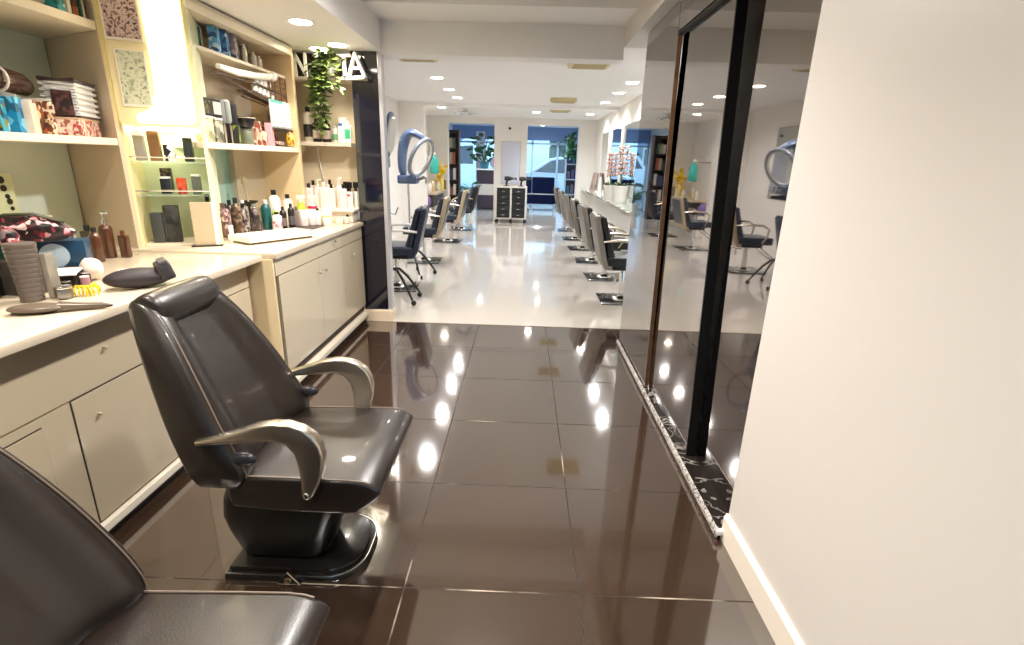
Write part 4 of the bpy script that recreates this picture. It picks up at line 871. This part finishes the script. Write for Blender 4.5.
MB().cyl((0, 0, 1.32), .03, .09, 16, bev=.005).build('joint', steel, t)
m = MB(); rg = []
for z, x, w, d in ((1.40, -.0, .05, .02), (1.44, .0, .10, .03), (1.55, .02, .14, .034), (1.68, .035, .14, .034), (1.78, .05, .10, .03), (1.82, .06, .05, .018)):
    rg.append([(x+d*math.cos(2*PI*k/16), w*math.sin(2*PI*k/16), z) for k in range(16)])
m.loft(rg).build('heater_panel', blueplas, t, sub=1)
rg2 = [[(p[0]+.022, p[1]*.9, p[2]) for p in r] for r in rg[1:-1]]
MB().loft(rg2).build('heater_face', whiteplas, t, sub=1)
MB().cyl((0, 0, .72), .022, .05, 12, bev=.004).tube([(0, 0, .9), (.06, 0, .88), (.1, -.05, .95)], .008, 8).build('hook', steel, t)
# ------------------------------------------------------------------ trolley with ten drawers and two hand dryers
t = thing('drawer_trolley', 'white framed trolley of black drawers in two columns before the pillar', 'trolley', (-.31, 12.72, .004))
m = MB()
for x in (-.36, 0, .36): m.box(x-.022, x+.022, -.19, .19, .09, .82, .004)
m.box(-.382, .382, -.19, .19, .82, .86, .006).box(-.36, .36, -.19, .19, .09, .12, .003).box(-.36, .36, .17, .19, .12, .82)
m.build('frame', mat('trolley_white', (214, 210, 204), .35), t)
for cx_ in (-.18, .18):
    for k in range(5):
        d = MB().box(cx_-.152, cx_+.152, -.2, .16, .126+.138*k, .126+.138*k+.128, .006).build('drawer', mat('drawer_black', (30, 32, 32), .35), t, False)
        MB().tube([(cx_-.04, -.202, .19+.138*k), (cx_-.03, -.222, .19+.138*k), (cx_+.03, -.222, .19+.138*k), (cx_+.04, -.202, .19+.138*k)], .008, 8).build('handle', chrome, d)
for x in (-.34, .34, 0):
    for y in (-.16, .16):
        MB().cyl((x, y-.012, .04), .04, .024, 16, 'Y', .004).cyl((x, y, .07), .008, .03, 8).build('caster', plastic_k, t)
def hand_dryer(label, x, y, z, rz):
    t = thing('hand_dryer', label, 'hair dryer', (x, y, z), rz)
    MB().lathe([(.03, -.10), (.05, -.08), (.052, 0), (.04, .06), (.026, .1), (.024, .2)], 18, (0, 0, .17), 'X').build('barrel', K, t)
    MB().tube([(-.03, 0, .14), (-.045, 0, .08), (-.05, 0, .012)], [.026, .024, .022], 12).build('handle', K, t)
    MB().cbox((-.05, 0, .006), (.12, .08, .012), .004).build('cradle', K, t)
hand_dryer('black hand dryer on the middle of the trolley top', -.38, 12.70, .866, 0)
hand_dryer('black hand dryer at the right end of the trolley top', -.03, 12.70, .866, .05)
# pillar mirror and sensor
t = thing('wall_mirror', 'tall narrow mirror on the pillar behind the drawer trolley', 'mirror', (-.35, 13.095, .9))
MB().box(-.22, .22, -.012, -.002, 0, .98).build('glass', mat('pale_mirror', (226, 230, 246), .15, .15), t, False)
MB().box(-.228, .228, -.002, .004, -.008, .988).build('backing', steel, t, False)
tag(MB().lathe([(.03, 0), (.03, .02), (.02, .05)], 16, (-.388, 13.1, 2.18), 'Y').build('sensor', K, None, loc=(0, -.048, 0)), 'small black round sensor high on the pillar', 'sensor')
# ------------------------------------------------------------------ right wall: mirrors, ledge, pots, cards
MLAB = ['nearest wall mirror reflecting the street, beside the smoked panel edge', 'second wall mirror from the smoked panels, between two white strips', 'wall mirror third from the smoked panels', 'wall mirror at the far end of the mirror row']
for i, (a, b2) in enumerate(((6.3, 7.7), (7.95, 9.3), (9.55, 10.75), (10.98, 12.0))):
    t = thing('wall_mirror', MLAB[i], 'mirror', (1.698, a, .90), 0, 'mirrors of the white stripped row')
    MB().box(-.012, -.006, 0, b2-a, 0, 1.16).build('glass', mirror, t, False)
    MB().box(-.006, 0, -.0, b2-a, 0, 1.16).build('backing', steel, t, False)
for i, y in enumerate((7.83, 9.43, 10.87)):
    o = MB().box(1.665, 1.699, y-.105, y+.105, .86, 2.06, .004).build('mirror_strip', W, None, False)
    tag(o, ['white upright strip between the two nearest wall mirrors', 'white upright strip between second and third wall mirrors', 'white upright strip before the farthest wall mirror'][i], 'strip')
tag(MB().box(1.40, 1.699, 6.1, 13.05, .80, .835, .004).build('wall_ledge', mat('ledge_glass', (206, 214, 204), .1, coat=.5), None, False), 'narrow pale ledge running under the row of wall mirrors', 'ledge')
def flower_pot(label, x, y, z, s):
    t = thing('flower_pot', label, 'flower pot', (x, y, z))
    MB().lathe([(.075*s, 0), (.08*s, .01), (.105*s, .2*s), (.095*s, .2*s), (.085*s, .15*s)], 22).build('pot', W, t)
    q = random.Random(int(y*10)); lm = MB(); fm = MB(); sm = MB()
    for k in range(34):
        a = q.uniform(0, 6.28); leaf_bm(lm, (.04*math.cos(a), .04*math.sin(a), .19*s), q.uniform(.07, .11), .05, (math.cos(a), math.sin(a), q.uniform(.1, .9)), (0, 0, 1))
    for k in range(3):
        a = 1.5+k*2.1; P = [(0, 0, .18*s), (.03*math.cos(a), .03*math.sin(a), .38*s), (.07*math.cos(a), .09*math.sin(a), .6*s)]
        sm.tube(P, .005, 6)
        for j in range(6): 
            zz = .3+.055*j
            for e_ in range(3):
                b_ = e_*2.1+j; fm.ball((.06*math.cos(a)+.022*math.cos(b_), .08*math.sin(a)+q.uniform(-.03, .03), zz*s+.05+.02*math.sin(b_)), .026, 5, (.6, 1, .8), q.uniform(0, 3))
    lm.build('leaves', leafM, t); sm.build('stems', leafD, t); fm.build('blossoms', mat('orchid', (216, 178, 164), .6), t)
flower_pot('white flower pot on the mirror ledge, the nearer of two', 1.50, 8.25, .836, 1.35)
flower_pot('white flower pot on the mirror ledge, the farther of two', 1.50, 9.25, .836, 1.2)
tag(MB().lathe([(.05, 0), (.055, .01), (.02, .3), (.012, .33)], 18).build('cone_vase', W, None, loc=(1.60, 11.2, .836)), 'white cone vase on the ledge beside the farther flower pot', 'vase')
tag(MB().lathe([(.03, 0), (.034, .06), (.02, .09), (.03, .12)], 16).build('small_vase', W, None, loc=(1.58, 10.3, .836)), 'small white vase on the mirror ledge before the third mirror', 'vase')
for i, (y, lab) in enumerate(((12.45, 'brown printed standing card at the far end of the ledge, left of two'), (11.95, 'brown printed standing card on the ledge, right of two'))):
    t = thing('standing_card', lab, 'card', (1.56, y, .836), PI/2*.0)
    M = Matrix.Translation((0, 0, 0)) @ Matrix.Rotation(.18, 4, 'Y')
    MB().box(-.008, .008, -.17, .17, 0, .40, .002, M).build('card', pattern('card_brown%d' % i, [(150, 116, 100), (176, 146, 130), (120, 88, 76)], 14, kind='noise'), t, False)
    MB().box(.0, .10, -.17, -.15, 0, .02).build('foot', W, t, False)
# ------------------------------------------------------------------ left wall of the back room
for i, (y0, lab) in enumerate(((5.9, 'blue reflecting wall mirror behind the first styling chairs of the dryer wall'), (7.9, 'wall mirror further along the dryer wall'))):
    t = thing('wall_mirror', lab, 'mirror', (-2.356, y0, .95)); MB().box(.006, .012, 0, 1.1, 0, 1.1).build('glass', mirror, t, False); MB().box(0, .006, -.01, 1.11, -.01, 1.11).build('backing', steel, t, False)
t = thing('side_counter', 'narrow wooden topped counter beyond the wall pier with products on it', 'counter', (-2.10, 12.2, .004))
MB().box(-.25, .22, -.85, .75, .68, .73, .005).build('top', mat('counter_wood', (196, 180, 156), .4), t, False); MB().box(-.25, .12, -.8, .7, .42, .68, .004).build('drawer_case', mat('counter_dark', (58, 44, 36), .5), t, False); MB().box(-.25, .02, -.75, -.7, 0, .42).box(-.25, .02, .6, .65, 0, .42).build('leg', W, t, False)
t = thing('vase', 'vase of bright yellow flowers on the side counter', 'vase', (-2.0, 12.75, .735)); MB().lathe([(.05, 0), (.06, .05), (.04, .16), (.05, .2)], 16).build('vase_body', W, t)
q = random.Random(2)
for k in range(22): MB().ball((q.gauss(0, .055), q.gauss(0, .055), .48+q.gauss(0, .15)), .05, 6, (1, 1, .8)).build('blossom', mat('yellow_flower', (244, 206, 40), .5), t)
MB().tube([(0, 0, .1), (.01, 0, .5)], .02, 6).build('stems', leafD, t)
t = thing('wall_dispenser', 'teal bottle shaped dispenser hanging on the wall past the pier', 'dispenser', (-1.99, 11.7, 1.12))
MB().lathe([(.08, 0), (.1, .03), (.1, .28), (.04, .36), (.04, .4)], 20, sy=.5).build('body', pl((50, 170, 165)), t); MB().cyl((0, 0, .4), .035, .05, 14).build('cap', W, t)
MB().box(-.35, -.04, -.02, .02, .38, .41).build('bracket', steel, t)
for i, (x, y, h, c, lab) in enumerate(((-2.06, 11.5, .2, (230, 226, 220), 'white bottle at the near end of the side counter'), (-2.02, 11.65, .24, (206, 190, 150), 'tan bottle second along the side counter'), (-1.98, 12.2, .18, (226, 220, 190), 'cream bottle before the yellow flowers'), (-1.95, 12.95, .26, (150, 120, 80), 'brown bottle past the yellow flowers'), (-1.93, 12.4, .3, (234, 214, 120), 'pale yellow bottle by the yellow flowers'))):
    B(lab, x, y, .735, h, .04, pl(c), W)
blob('hair_ball', 'purple plush ball on the floor side of the side counter', 'ball', (-2.05, 10.9, .45), .12, (1, 1, 1.1), pl((120, 96, 160), .8), 4, .12)
tag(MB().cyl((-2.05, 10.9, .004), .12, .44, 20, bev=.01).build('stool', W, None), 'white round stool under the purple plush ball', 'stool')
# ------------------------------------------------------------------ reception beyond the openings
t = thing('bookcase', 'tall dark brown bookcase of products behind the left opening', 'bookcase', (-1.98, 14.6, .004))
m = MB().box(-.2, -.17, -.16, .16, 0, 2.2, .003).box(.17, .2, -.16, .16, 0, 2.2, .003).box(-.2, .2, .15, .16, 0, 2.2)
m.build('case', mat('bookcase_brown', (62, 42, 32), .45), t, False)
for k in range(6): MB().box(-.17, .17, -.15, .15, .06+.41*k, .085+.41*k).build('shelf', mat('bookcase_brown', (62, 42, 32), .45), t, False)
q = random.Random(11); cols = [(230, 220, 206), (70, 60, 90), (200, 170, 120), (60, 90, 130), (180, 90, 70), (210, 206, 200), (90, 120, 110)]
for k in range(5):
    x = -.14; j = 0
    while x < .08:
        w = q.uniform(.06, .08); h = q.uniform(.2, .33)
        tag(MB().box(-w/2, w/2, -.06, .06, 0, h, .006).build('product_box', pl(cols[q.randrange(7)]), None, loc=(-1.98+x+w/2, 14.56, .09+.41*k)), 'product box standing on the shelves of the dark brown bookcase', 'box', 'product boxes in the bookcase')
        x += w+.012; j += 1
t = thing('reception_desk', 'striped reception desk with dark and pale bands behind the left opening', 'desk', (-1.15, 15.9, .004))
for z0, z1, m in ((.06, .44, mat('desk_dark', (58, 46, 58), .35)), (.44, .76, mat('desk_pale', (206, 192, 180), .35)), (.76, 1.16, mat('desk_dark', (58, 46, 58), .35))):
    MB().box(-.28, .5, 0, .5, z0, z1, .004).build('band', m, t, False)
MB().box(-.3, .52, -.03, .53, 1.16, 1.2, .005).build('desk_top', W, t, False); MB().box(-.26, .48, .03, .47, 0, .06).build('plinth', K, t, False)
t = thing('potted_plant', 'leafy green houseplant standing on the reception desk', 'plant', (-1.22, 16.05, 1.205))
MB().lathe([(.10, 0), (.12, .02), (.15, .2), (.13, .2)], 20).build('pot', pl((60, 130, 160)), t)
q = random.Random(8); lm = MB(); l2 = MB(); sm = MB()
for k in range(46):
    a = q.uniform(0, 6.28); r = q.uniform(.05, .34); z = q.uniform(.22, .92); p = (r*math.cos(a), r*math.sin(a)*.6, z)
    if k % 3 == 0: sm.tube([(0, 0, .15), (p[0]*.4, p[1]*.4, z*.7), p], .01, 5)
    leaf_bm(lm if k % 2 else l2, p, q.uniform(.18, .26), q.uniform(.12, .17), (math.cos(a), math.sin(a)*.7-.4, q.uniform(-.7, .5)), (q.uniform(-.5, .5), -.7, .7))
sm.build('stems', leafD, t); lm.build('leaves', leafM, t); l2.build('dark_leaves', leafD, t)
t = thing('round_mirror', 'round pinkish table mirror beside the plant on the desk', 'mirror', (-.88, 15.93, 1.205))
MB().lathe([(.145, 0), (.15, .012), (.145, .024)], 30, (0, -.02, .19), 'Y').build('disc', mat('disc_pink', (176, 150, 168), .25), t); MB().ring((0, -.012, .19), (0, 1, 0), .15, .014).build('rim', blueplas, t); MB().box(-.08, .08, -.05, .05, 0, .02, .004).cyl((0, 0, .02), .012, .04, 10).build('foot', steel, t)
t = thing('potted_plant', 'small low plant on the floor left of the reception desk', 'plant', (-1.55, 15.3, .004))
MB().lathe([(.12, 0), (.13, .02), (.16, .36), (.14, .36)], 20).build('pot', W, t); lm = MB(); sm = MB()
for k in range(16):
    a = q.uniform(0, 6.28); r = q.uniform(.04, .2); z = q.uniform(.5, .8); sm.tube([(0, 0, .3), (r*math.cos(a), r*math.sin(a), z)], .008, 5); leaf_bm(lm, (r*math.cos(a), r*math.sin(a), z), .2, .13, (math.cos(a), -.3+math.sin(a), .3), (0, -.5, 1))
sm.build('stems', leafD, t); lm.build('leaves', leafD, t)
t = thing('sofa', 'navy two seat sofa with chrome rail before the shop window', 'sofa', (.30, 16.3, .004))
MB().box(-.75, .62, -.05, .55, .2, .46, .05, seg=3).build('seat', mat('sofa_navy', (6, 16, 50), .8, spec=.15), t)
for a, b2 in ((-.75, -.07), (-.06, .62)): MB().box(a, b2, -.16, -.02, .52, 1.0, .05, seg=3).build('backrest', mat('sofa_navy', (6, 16, 50), .8, spec=.15), t)
MB().box(-.75, .62, -.14, -.04, .2, .47, .03, seg=3).build('rear_panel', mat('sofa_navy', (6, 16, 50), .8, spec=.15), t)
MB().box(.6, .72, -.1, .55, .2, .62, .04, seg=3).box(-.87, -.75, -.1, .55, .2, .62, .04, seg=3).build('armrest', mat('sofa_navy', (6, 16, 50), .8, spec=.15), t)
m = MB().tube([(-.8, -.12, .5), (.66, -.12, .5)], .022, 8)
for x in (-.78, -.05, .64):
    for y in (-.08, .48): m.cyl((x, y, 0), .02, .22, 10)
m.build('frame', chrome, t)
t = thing('display_rack', 'dark open rack beside the shop window at the right opening', 'rack', (1.33, 15.4, .004))
m = MB().box(-.17, -.14, -.12, .12, 0, 1.95).box(.14, .17, -.12, .12, 0, 1.95); m.build('frame', mat('rack_pale', (150, 170, 190), .4), t, False)
for k in range(5): MB().box(-.14, .14, -.12, .12, .12+.42*k, .15+.42*k).build('shelf', mat('rack_pale', (150, 170, 190), .4), t, False)
MB().box(-.14, .14, .1, .12, 0, 1.95).build('back_panel', pl((16, 30, 60)), t, False)
for k in range(4):
    for j in range(2): tag(MB().box(-.045, .045, -.05, .05, 0, .22+.04*j, .008).build('product_box', pl([(40, 60, 110), (20, 90, 110), (90, 80, 100)][(k+j) % 3]), None, loc=(1.26+.12*j, 15.38, .155+.42*k)), 'product box on the dark rack by the shop window', 'box', 'product boxes in the display rack')
t = thing('hanging_plant', 'dark trailing plant on top of the display rack', 'plant', (1.28, 15.35, 1.96))
MB().lathe([(.09, 0), (.12, .16), (.1, .16)], 18).build('pot', W, t); lm = MB()
for k in range(70):
    leaf_bm(lm, (q.gauss(.0, .08), q.gauss(-.1, .06), q.uniform(-.4, .3)*(1 if k % 2 else .8)), q.uniform(.09, .14), .08, (q.uniform(-1, 1), -.4, q.uniform(-1, .2)), (0, -1, .6))
lm.build('leaves', leafD, t)
tag(MB().box(-1.55, -1.28, 16.9, 17.05, .004, 2.3, .01).build('folding_screen', mat('pale_lilac', (214, 216, 232), .7), None, False), 'pale lilac upright panel left of the houseplant', 'panel')
# ------------------------------------------------------------------ street outside
def car(name, label, cat, loc, rz, prof, glassp, W2, body, wheels, r):
    t = thing(name, label, cat, loc, rz)
    MB().prism(prof, -W2, W2, 'XZ', .06, seg=3).build('body', body, t)
    for y in (-1, 1):
        for gp in glassp: MB().prism(gp, y*W2-.006 if y < 0 else y*W2-.004, y*W2+.004 if y < 0 else y*W2+.006, 'XZ').build('window', mat('car_glass', (26, 44, 64), .05, coat=.4), t, False)
        for wx in wheels:
            w_ = MB().cyl((wx, y*(W2-.07)-.1, r), r, .2, 28, 'Y', .02).build('wheel', mat('tyre', (28, 30, 34), .7), t)
            MB().cyl((wx, y*(W2-.07)-.105, r), r*.62, .21, 20, 'Y', .01).build('hub', steel, w_)
        MB().ball((prof[2][0]+.16, y*(W2-.18), prof[2][1]-.02), .12, 8, (1, 1, .6)).build('headlight', W, t)
    MB().box(prof[0][0]-.02, prof[0][0]+.1, -W2+.05, W2-.05, .25, .5, .04).build('bumper', body, t)
    return t
car('car', 'silver hatchback parked outside the shop window', 'car', (-.85, 20.2, .0), 0,
    [(0, .25), (-.03, .6), (.02, .86), (.3, 1.0), (1.0, 1.1), (1.75, 1.58), (2.3, 1.68), (3.3, 1.66), (4.0, 1.2), (4.15, 1.0), (4.15, .3)],
    [[(1.2, 1.1), (1.8, 1.5), (2.3, 1.58), (2.3, 1.08)], [(2.4, 1.08), (2.4, 1.58), (3.2, 1.56), (3.7, 1.15)]], .86, mat('car_silver', (206, 222, 238), .25, .3, coat=.5), (.75, 3.35), .33)
car('van', 'white van parked across the street behind the silver hatchback', 'van', (-4.2, 23.6, .0), 0,
    [(0, .3), (-.02, .8), (.05, 1.1), (.7, 1.3), (1.3, 2.1), (1.8, 2.4), (5.1, 2.4), (5.2, 2.3), (5.2, .35)],
    [[(.85, 1.3), (1.35, 2.0), (2.0, 2.05), (2.0, 1.3)]], .95, mat('van_white', (214, 232, 244), .3, coat=.4), (1.0, 4.2), .36)
def house(label, x0, x1, y, h, m, n, fl):
    t = thing('building', label, 'building', (x0, y, 0)); w = x1-x0
    MB().box(0, w, 0, 4, 0, h).build('facade', m, t, False)
    for r in range(fl):
        for k in range(n):
            x = w*(k+.5)/n; z = 1.0+r*3.0
            f_ = MB().box(x-.55, x+.55, -.05, .02, z, z+1.5).build('window', W, t, False); MB().box(x-.45, x+.45, -.06, -.04, z+.1, z+1.4).build('pane', mat('car_glass', (26, 44, 64), .05, coat=.4), f_, False)
    MB().box(-.1, w+.1, -.2, 4.1, h, h+.2).build('cornice', W, t, False)
house('blue grey building across the street, left part of the window view', -9, -1.2, 33, 8, mat('facade_a', (120, 150, 180), .8), 4, 2)
house('darker teal building across the street behind the van and car', -1.0, 7, 33, 6.4, mat('facade_b', (70, 96, 116), .8), 4, 2)
t = thing('street_tree', 'dark street tree seen between van and car', 'tree', (2.2, 28, 0)); MB().tube([(0, 0, 0), (.05, 0, 1.5), (0, 0, 2.6)], [.16, .12, .08], 10).build('trunk', mat('bark', (70, 58, 48), .9), t); blob_m = MB()
for k in range(14): blob_m.ball((q.gauss(0, .8), q.gauss(0, .6), 3.0+q.gauss(0, .6)), q.uniform(.4, .7), 6)
blob_m.jitter(.06, 3).build('crown', mat('tree_green', (46, 84, 70), .8, var=.4), t)
# ------------------------------------------------------------------ ceiling fittings
E_DL = {'warm': (1, .90, .76), 'soft': (1, .955, .90), 'neutral': (.96, .97, 1), 'cool': (.72, .86, 1)}
def downlight(x, y, z, label, power, grp, r=.065, tone='warm', spread=2.6):
    t = thing('downlight', label, 'downlight', (x, y, z-.0005), 0, grp)
    MB().lathe([(r*1.0, -.002), (r*1.25, -.006), (r*1.25, 0)], 28).build('trim_ring', W, t)
    MB().lathe([(r, -.004), (r*.98, -.0065), (r*.2, -.007)], 28).build('lens', lamp_on, t)
    ld = bpy.data.lights.new('downlight_lamp', 'SPOT'); ld.energy = power; ld.color = E_DL[tone]; ld.spot_size = spread; ld.spot_blend = .85; ld.shadow_soft_size = .06
    lo = bpy.data.objects.new('downlight_lamp', ld); COL.objects.link(lo); lo.location = (0, 0, -.03); lo.parent = t
P_F, P_S, P_B = 44, 28, 28
for i, (y, lab) in enumerate(((3.55, 'recessed downlight in the lowered soffit before the plant, nearest one in view'), (4.20, 'recessed downlight in the soffit above the trailing plant'))):
    downlight(-1.42, y, 2.2, lab, (P_S, 15)[i], 'soffit downlights')
downlight(-1.62, 4.36, 2.2, 'recessed downlight in the soffit corner above the sign letters', 3, 'soffit downlights')
for y in (-.2, 1.0, 2.25): downlight(-1.45, y, 2.2, 'recessed downlight in the lowered soffit outside the view', P_S, 'soffit downlights out of view')
for y, pw, sp_ in ((.35, P_F, 2.15), (1.6, P_F, 2.15), (2.75, 115, 3.0)): downlight(-.25, y, 2.53, 'recessed downlight in the main ceiling outside the view', pw, 'front ceiling downlights', tone='soft', spread=sp_)
for i, y in enumerate((5.95, 7.2, 8.3, 9.3)): downlight(-1.17, y, 2.42, ['first round downlight past the beam on the dryer wall side', 'second round downlight on the dryer wall side', 'third round downlight on the dryer wall side', 'fourth round downlight on the dryer wall side, before the cross beam'][i], P_B, 'dryer side downlights', .075, 'neutral', 2.8)
for i, y in enumerate((6.0, 7.2, 8.2, 9.45, 10.5, 11.6)): downlight(1.34, y, 2.42, ['round downlight of the mirror side hidden behind the smoked panels', 'first visible round downlight of the mirror side', 'second visible round downlight of the mirror side', 'third visible round downlight of the mirror side', 'fourth visible round downlight of the mirror side', 'last round downlight of the mirror side'][i], P_B, 'mirror side downlights', .075, 'neutral', 2.8)
downlight(-1.7, 11.0, 2.42, 'round downlight beyond the cross beam above the side counter', 30, None, .075, 'warm')
downlight(.2, 11.5, 2.42, 'round downlight beyond the cross beam near the pillar', 34, None, .075, 'neutral')
vent = mat('vent_yellow', (214, 200, 150), .5)
for i, (x0, x1, y0, y1) in enumerate(((-1.33, -.93, 5.55, 5.85), (.42, .84, 5.72, 6.02), (.38, .80, 8.95, 9.25), (.45, .85, 10.6, 10.85))):
    t = thing('ceiling_vent', ['square yellowish ceiling vent left, just past the beam', 'square yellowish ceiling vent right, just past the beam', 'square ceiling vent in the middle of the back ceiling', 'farthest square ceiling vent beyond the cross beam'][i], 'vent', (x0, y0, 2.42))
    m = MB(); w, d = x1-x0, y1-y0; m.prism([(0, 0), (w, 0), (w, d), (0, d)], -.05, 0, 'XY', .012); m.build('frame', vent, t)
    for k in range(5): MB().box(.04, w-.04, .035+.05*k, .055+.05*k, -.058, -.049).build('slat', pl((196, 182, 136)), t, False)
for i, (x, y) in enumerate(((-1.2, 14.6), (.5, 14.6), (.5, 16.6))): downlight(x, y, 2.5, ['added cool lamp brightening the reception on the desk side', 'added cool lamp brightening the reception before the sofa', 'added cool lamp brightening the reception above the sofa'][i], 60, 'lamps added to the reception', .075, 'cool')  # unseen lamps added to brighten the reception
t = thing('ceiling_fan', 'small chrome star shaped ceiling lamp beyond the cross beam', 'lamp', (-1.25, 11.2, 2.42))
m = MB().cyl((0, 0, -.05), .05, .05, 18); 
for k in range(6): m.cbox((.14*math.cos(k*PI/3), .14*math.sin(k*PI/3), -.07), (.2, .05, .02), .004, rz=k*PI/3, ry=.25)
m.build('chrome_body', chrome, t)
# long lamp behind the glowing panel's face
# ------------------------------------------------------------------ light
w = bpy.data.worlds.new('World'); S.world = w; w.use_nodes = True
bg = w.node_tree.nodes['Background']; bg.inputs[0].default_value = (.46, .74, 1.0, 1); bg.inputs[1].default_value = 1.3
# ------------------------------------------------------------------ camera
cam = bpy.data.cameras.new('Camera'); co = bpy.data.objects.new('Camera', cam); COL.objects.link(co); S.camera = co
f = 511.; cx, cy = 512., 322.5
Kv = lambda u, v: Vector(((u-cx)/f, (v-cy)/f, 1))
vy = Kv(525, 163).normalized(); vd = Kv(465, cy+f*f/(cy-163)).normalized(); vd = (vd-vy*vd.dot(vy)).normalized(); vx = vd.cross(vy)
R = Matrix((vx, vy, -vd))                      # image axes (right, down, forward) to world
right, up, back = R @ Vector((1, 0, 0)), R @ Vector((0, -1, 0)), R @ Vector((0, 0, -1))
M3 = Matrix((right, up, back)).transposed()
co.matrix_world = Matrix.Translation((0, 0, 1.40)) @ M3.to_4x4()
cam.sensor_fit = 'HORIZONTAL'; cam.sensor_width = 36; cam.lens = f/1024*36; cam.clip_start = .02; cam.clip_end = 200
S.view_settings.view_transform = 'Standard'; S.view_settings.look = 'None'; S.view_settings.gamma = 1; S.view_settings.use_curve_mapping = False
S.view_settings.exposure = 1.45
S.cycles.max_bounces = 10; S.cycles.diffuse_bounces = 6; S.cycles.glossy_bounces = 6; S.cycles.transmission_bounces = 8
S.cycles.sample_clamp_indirect = 6; S.cycles.caustics_reflective = False; S.cycles.caustics_refractive = False
S.cycles.use_denoising = True
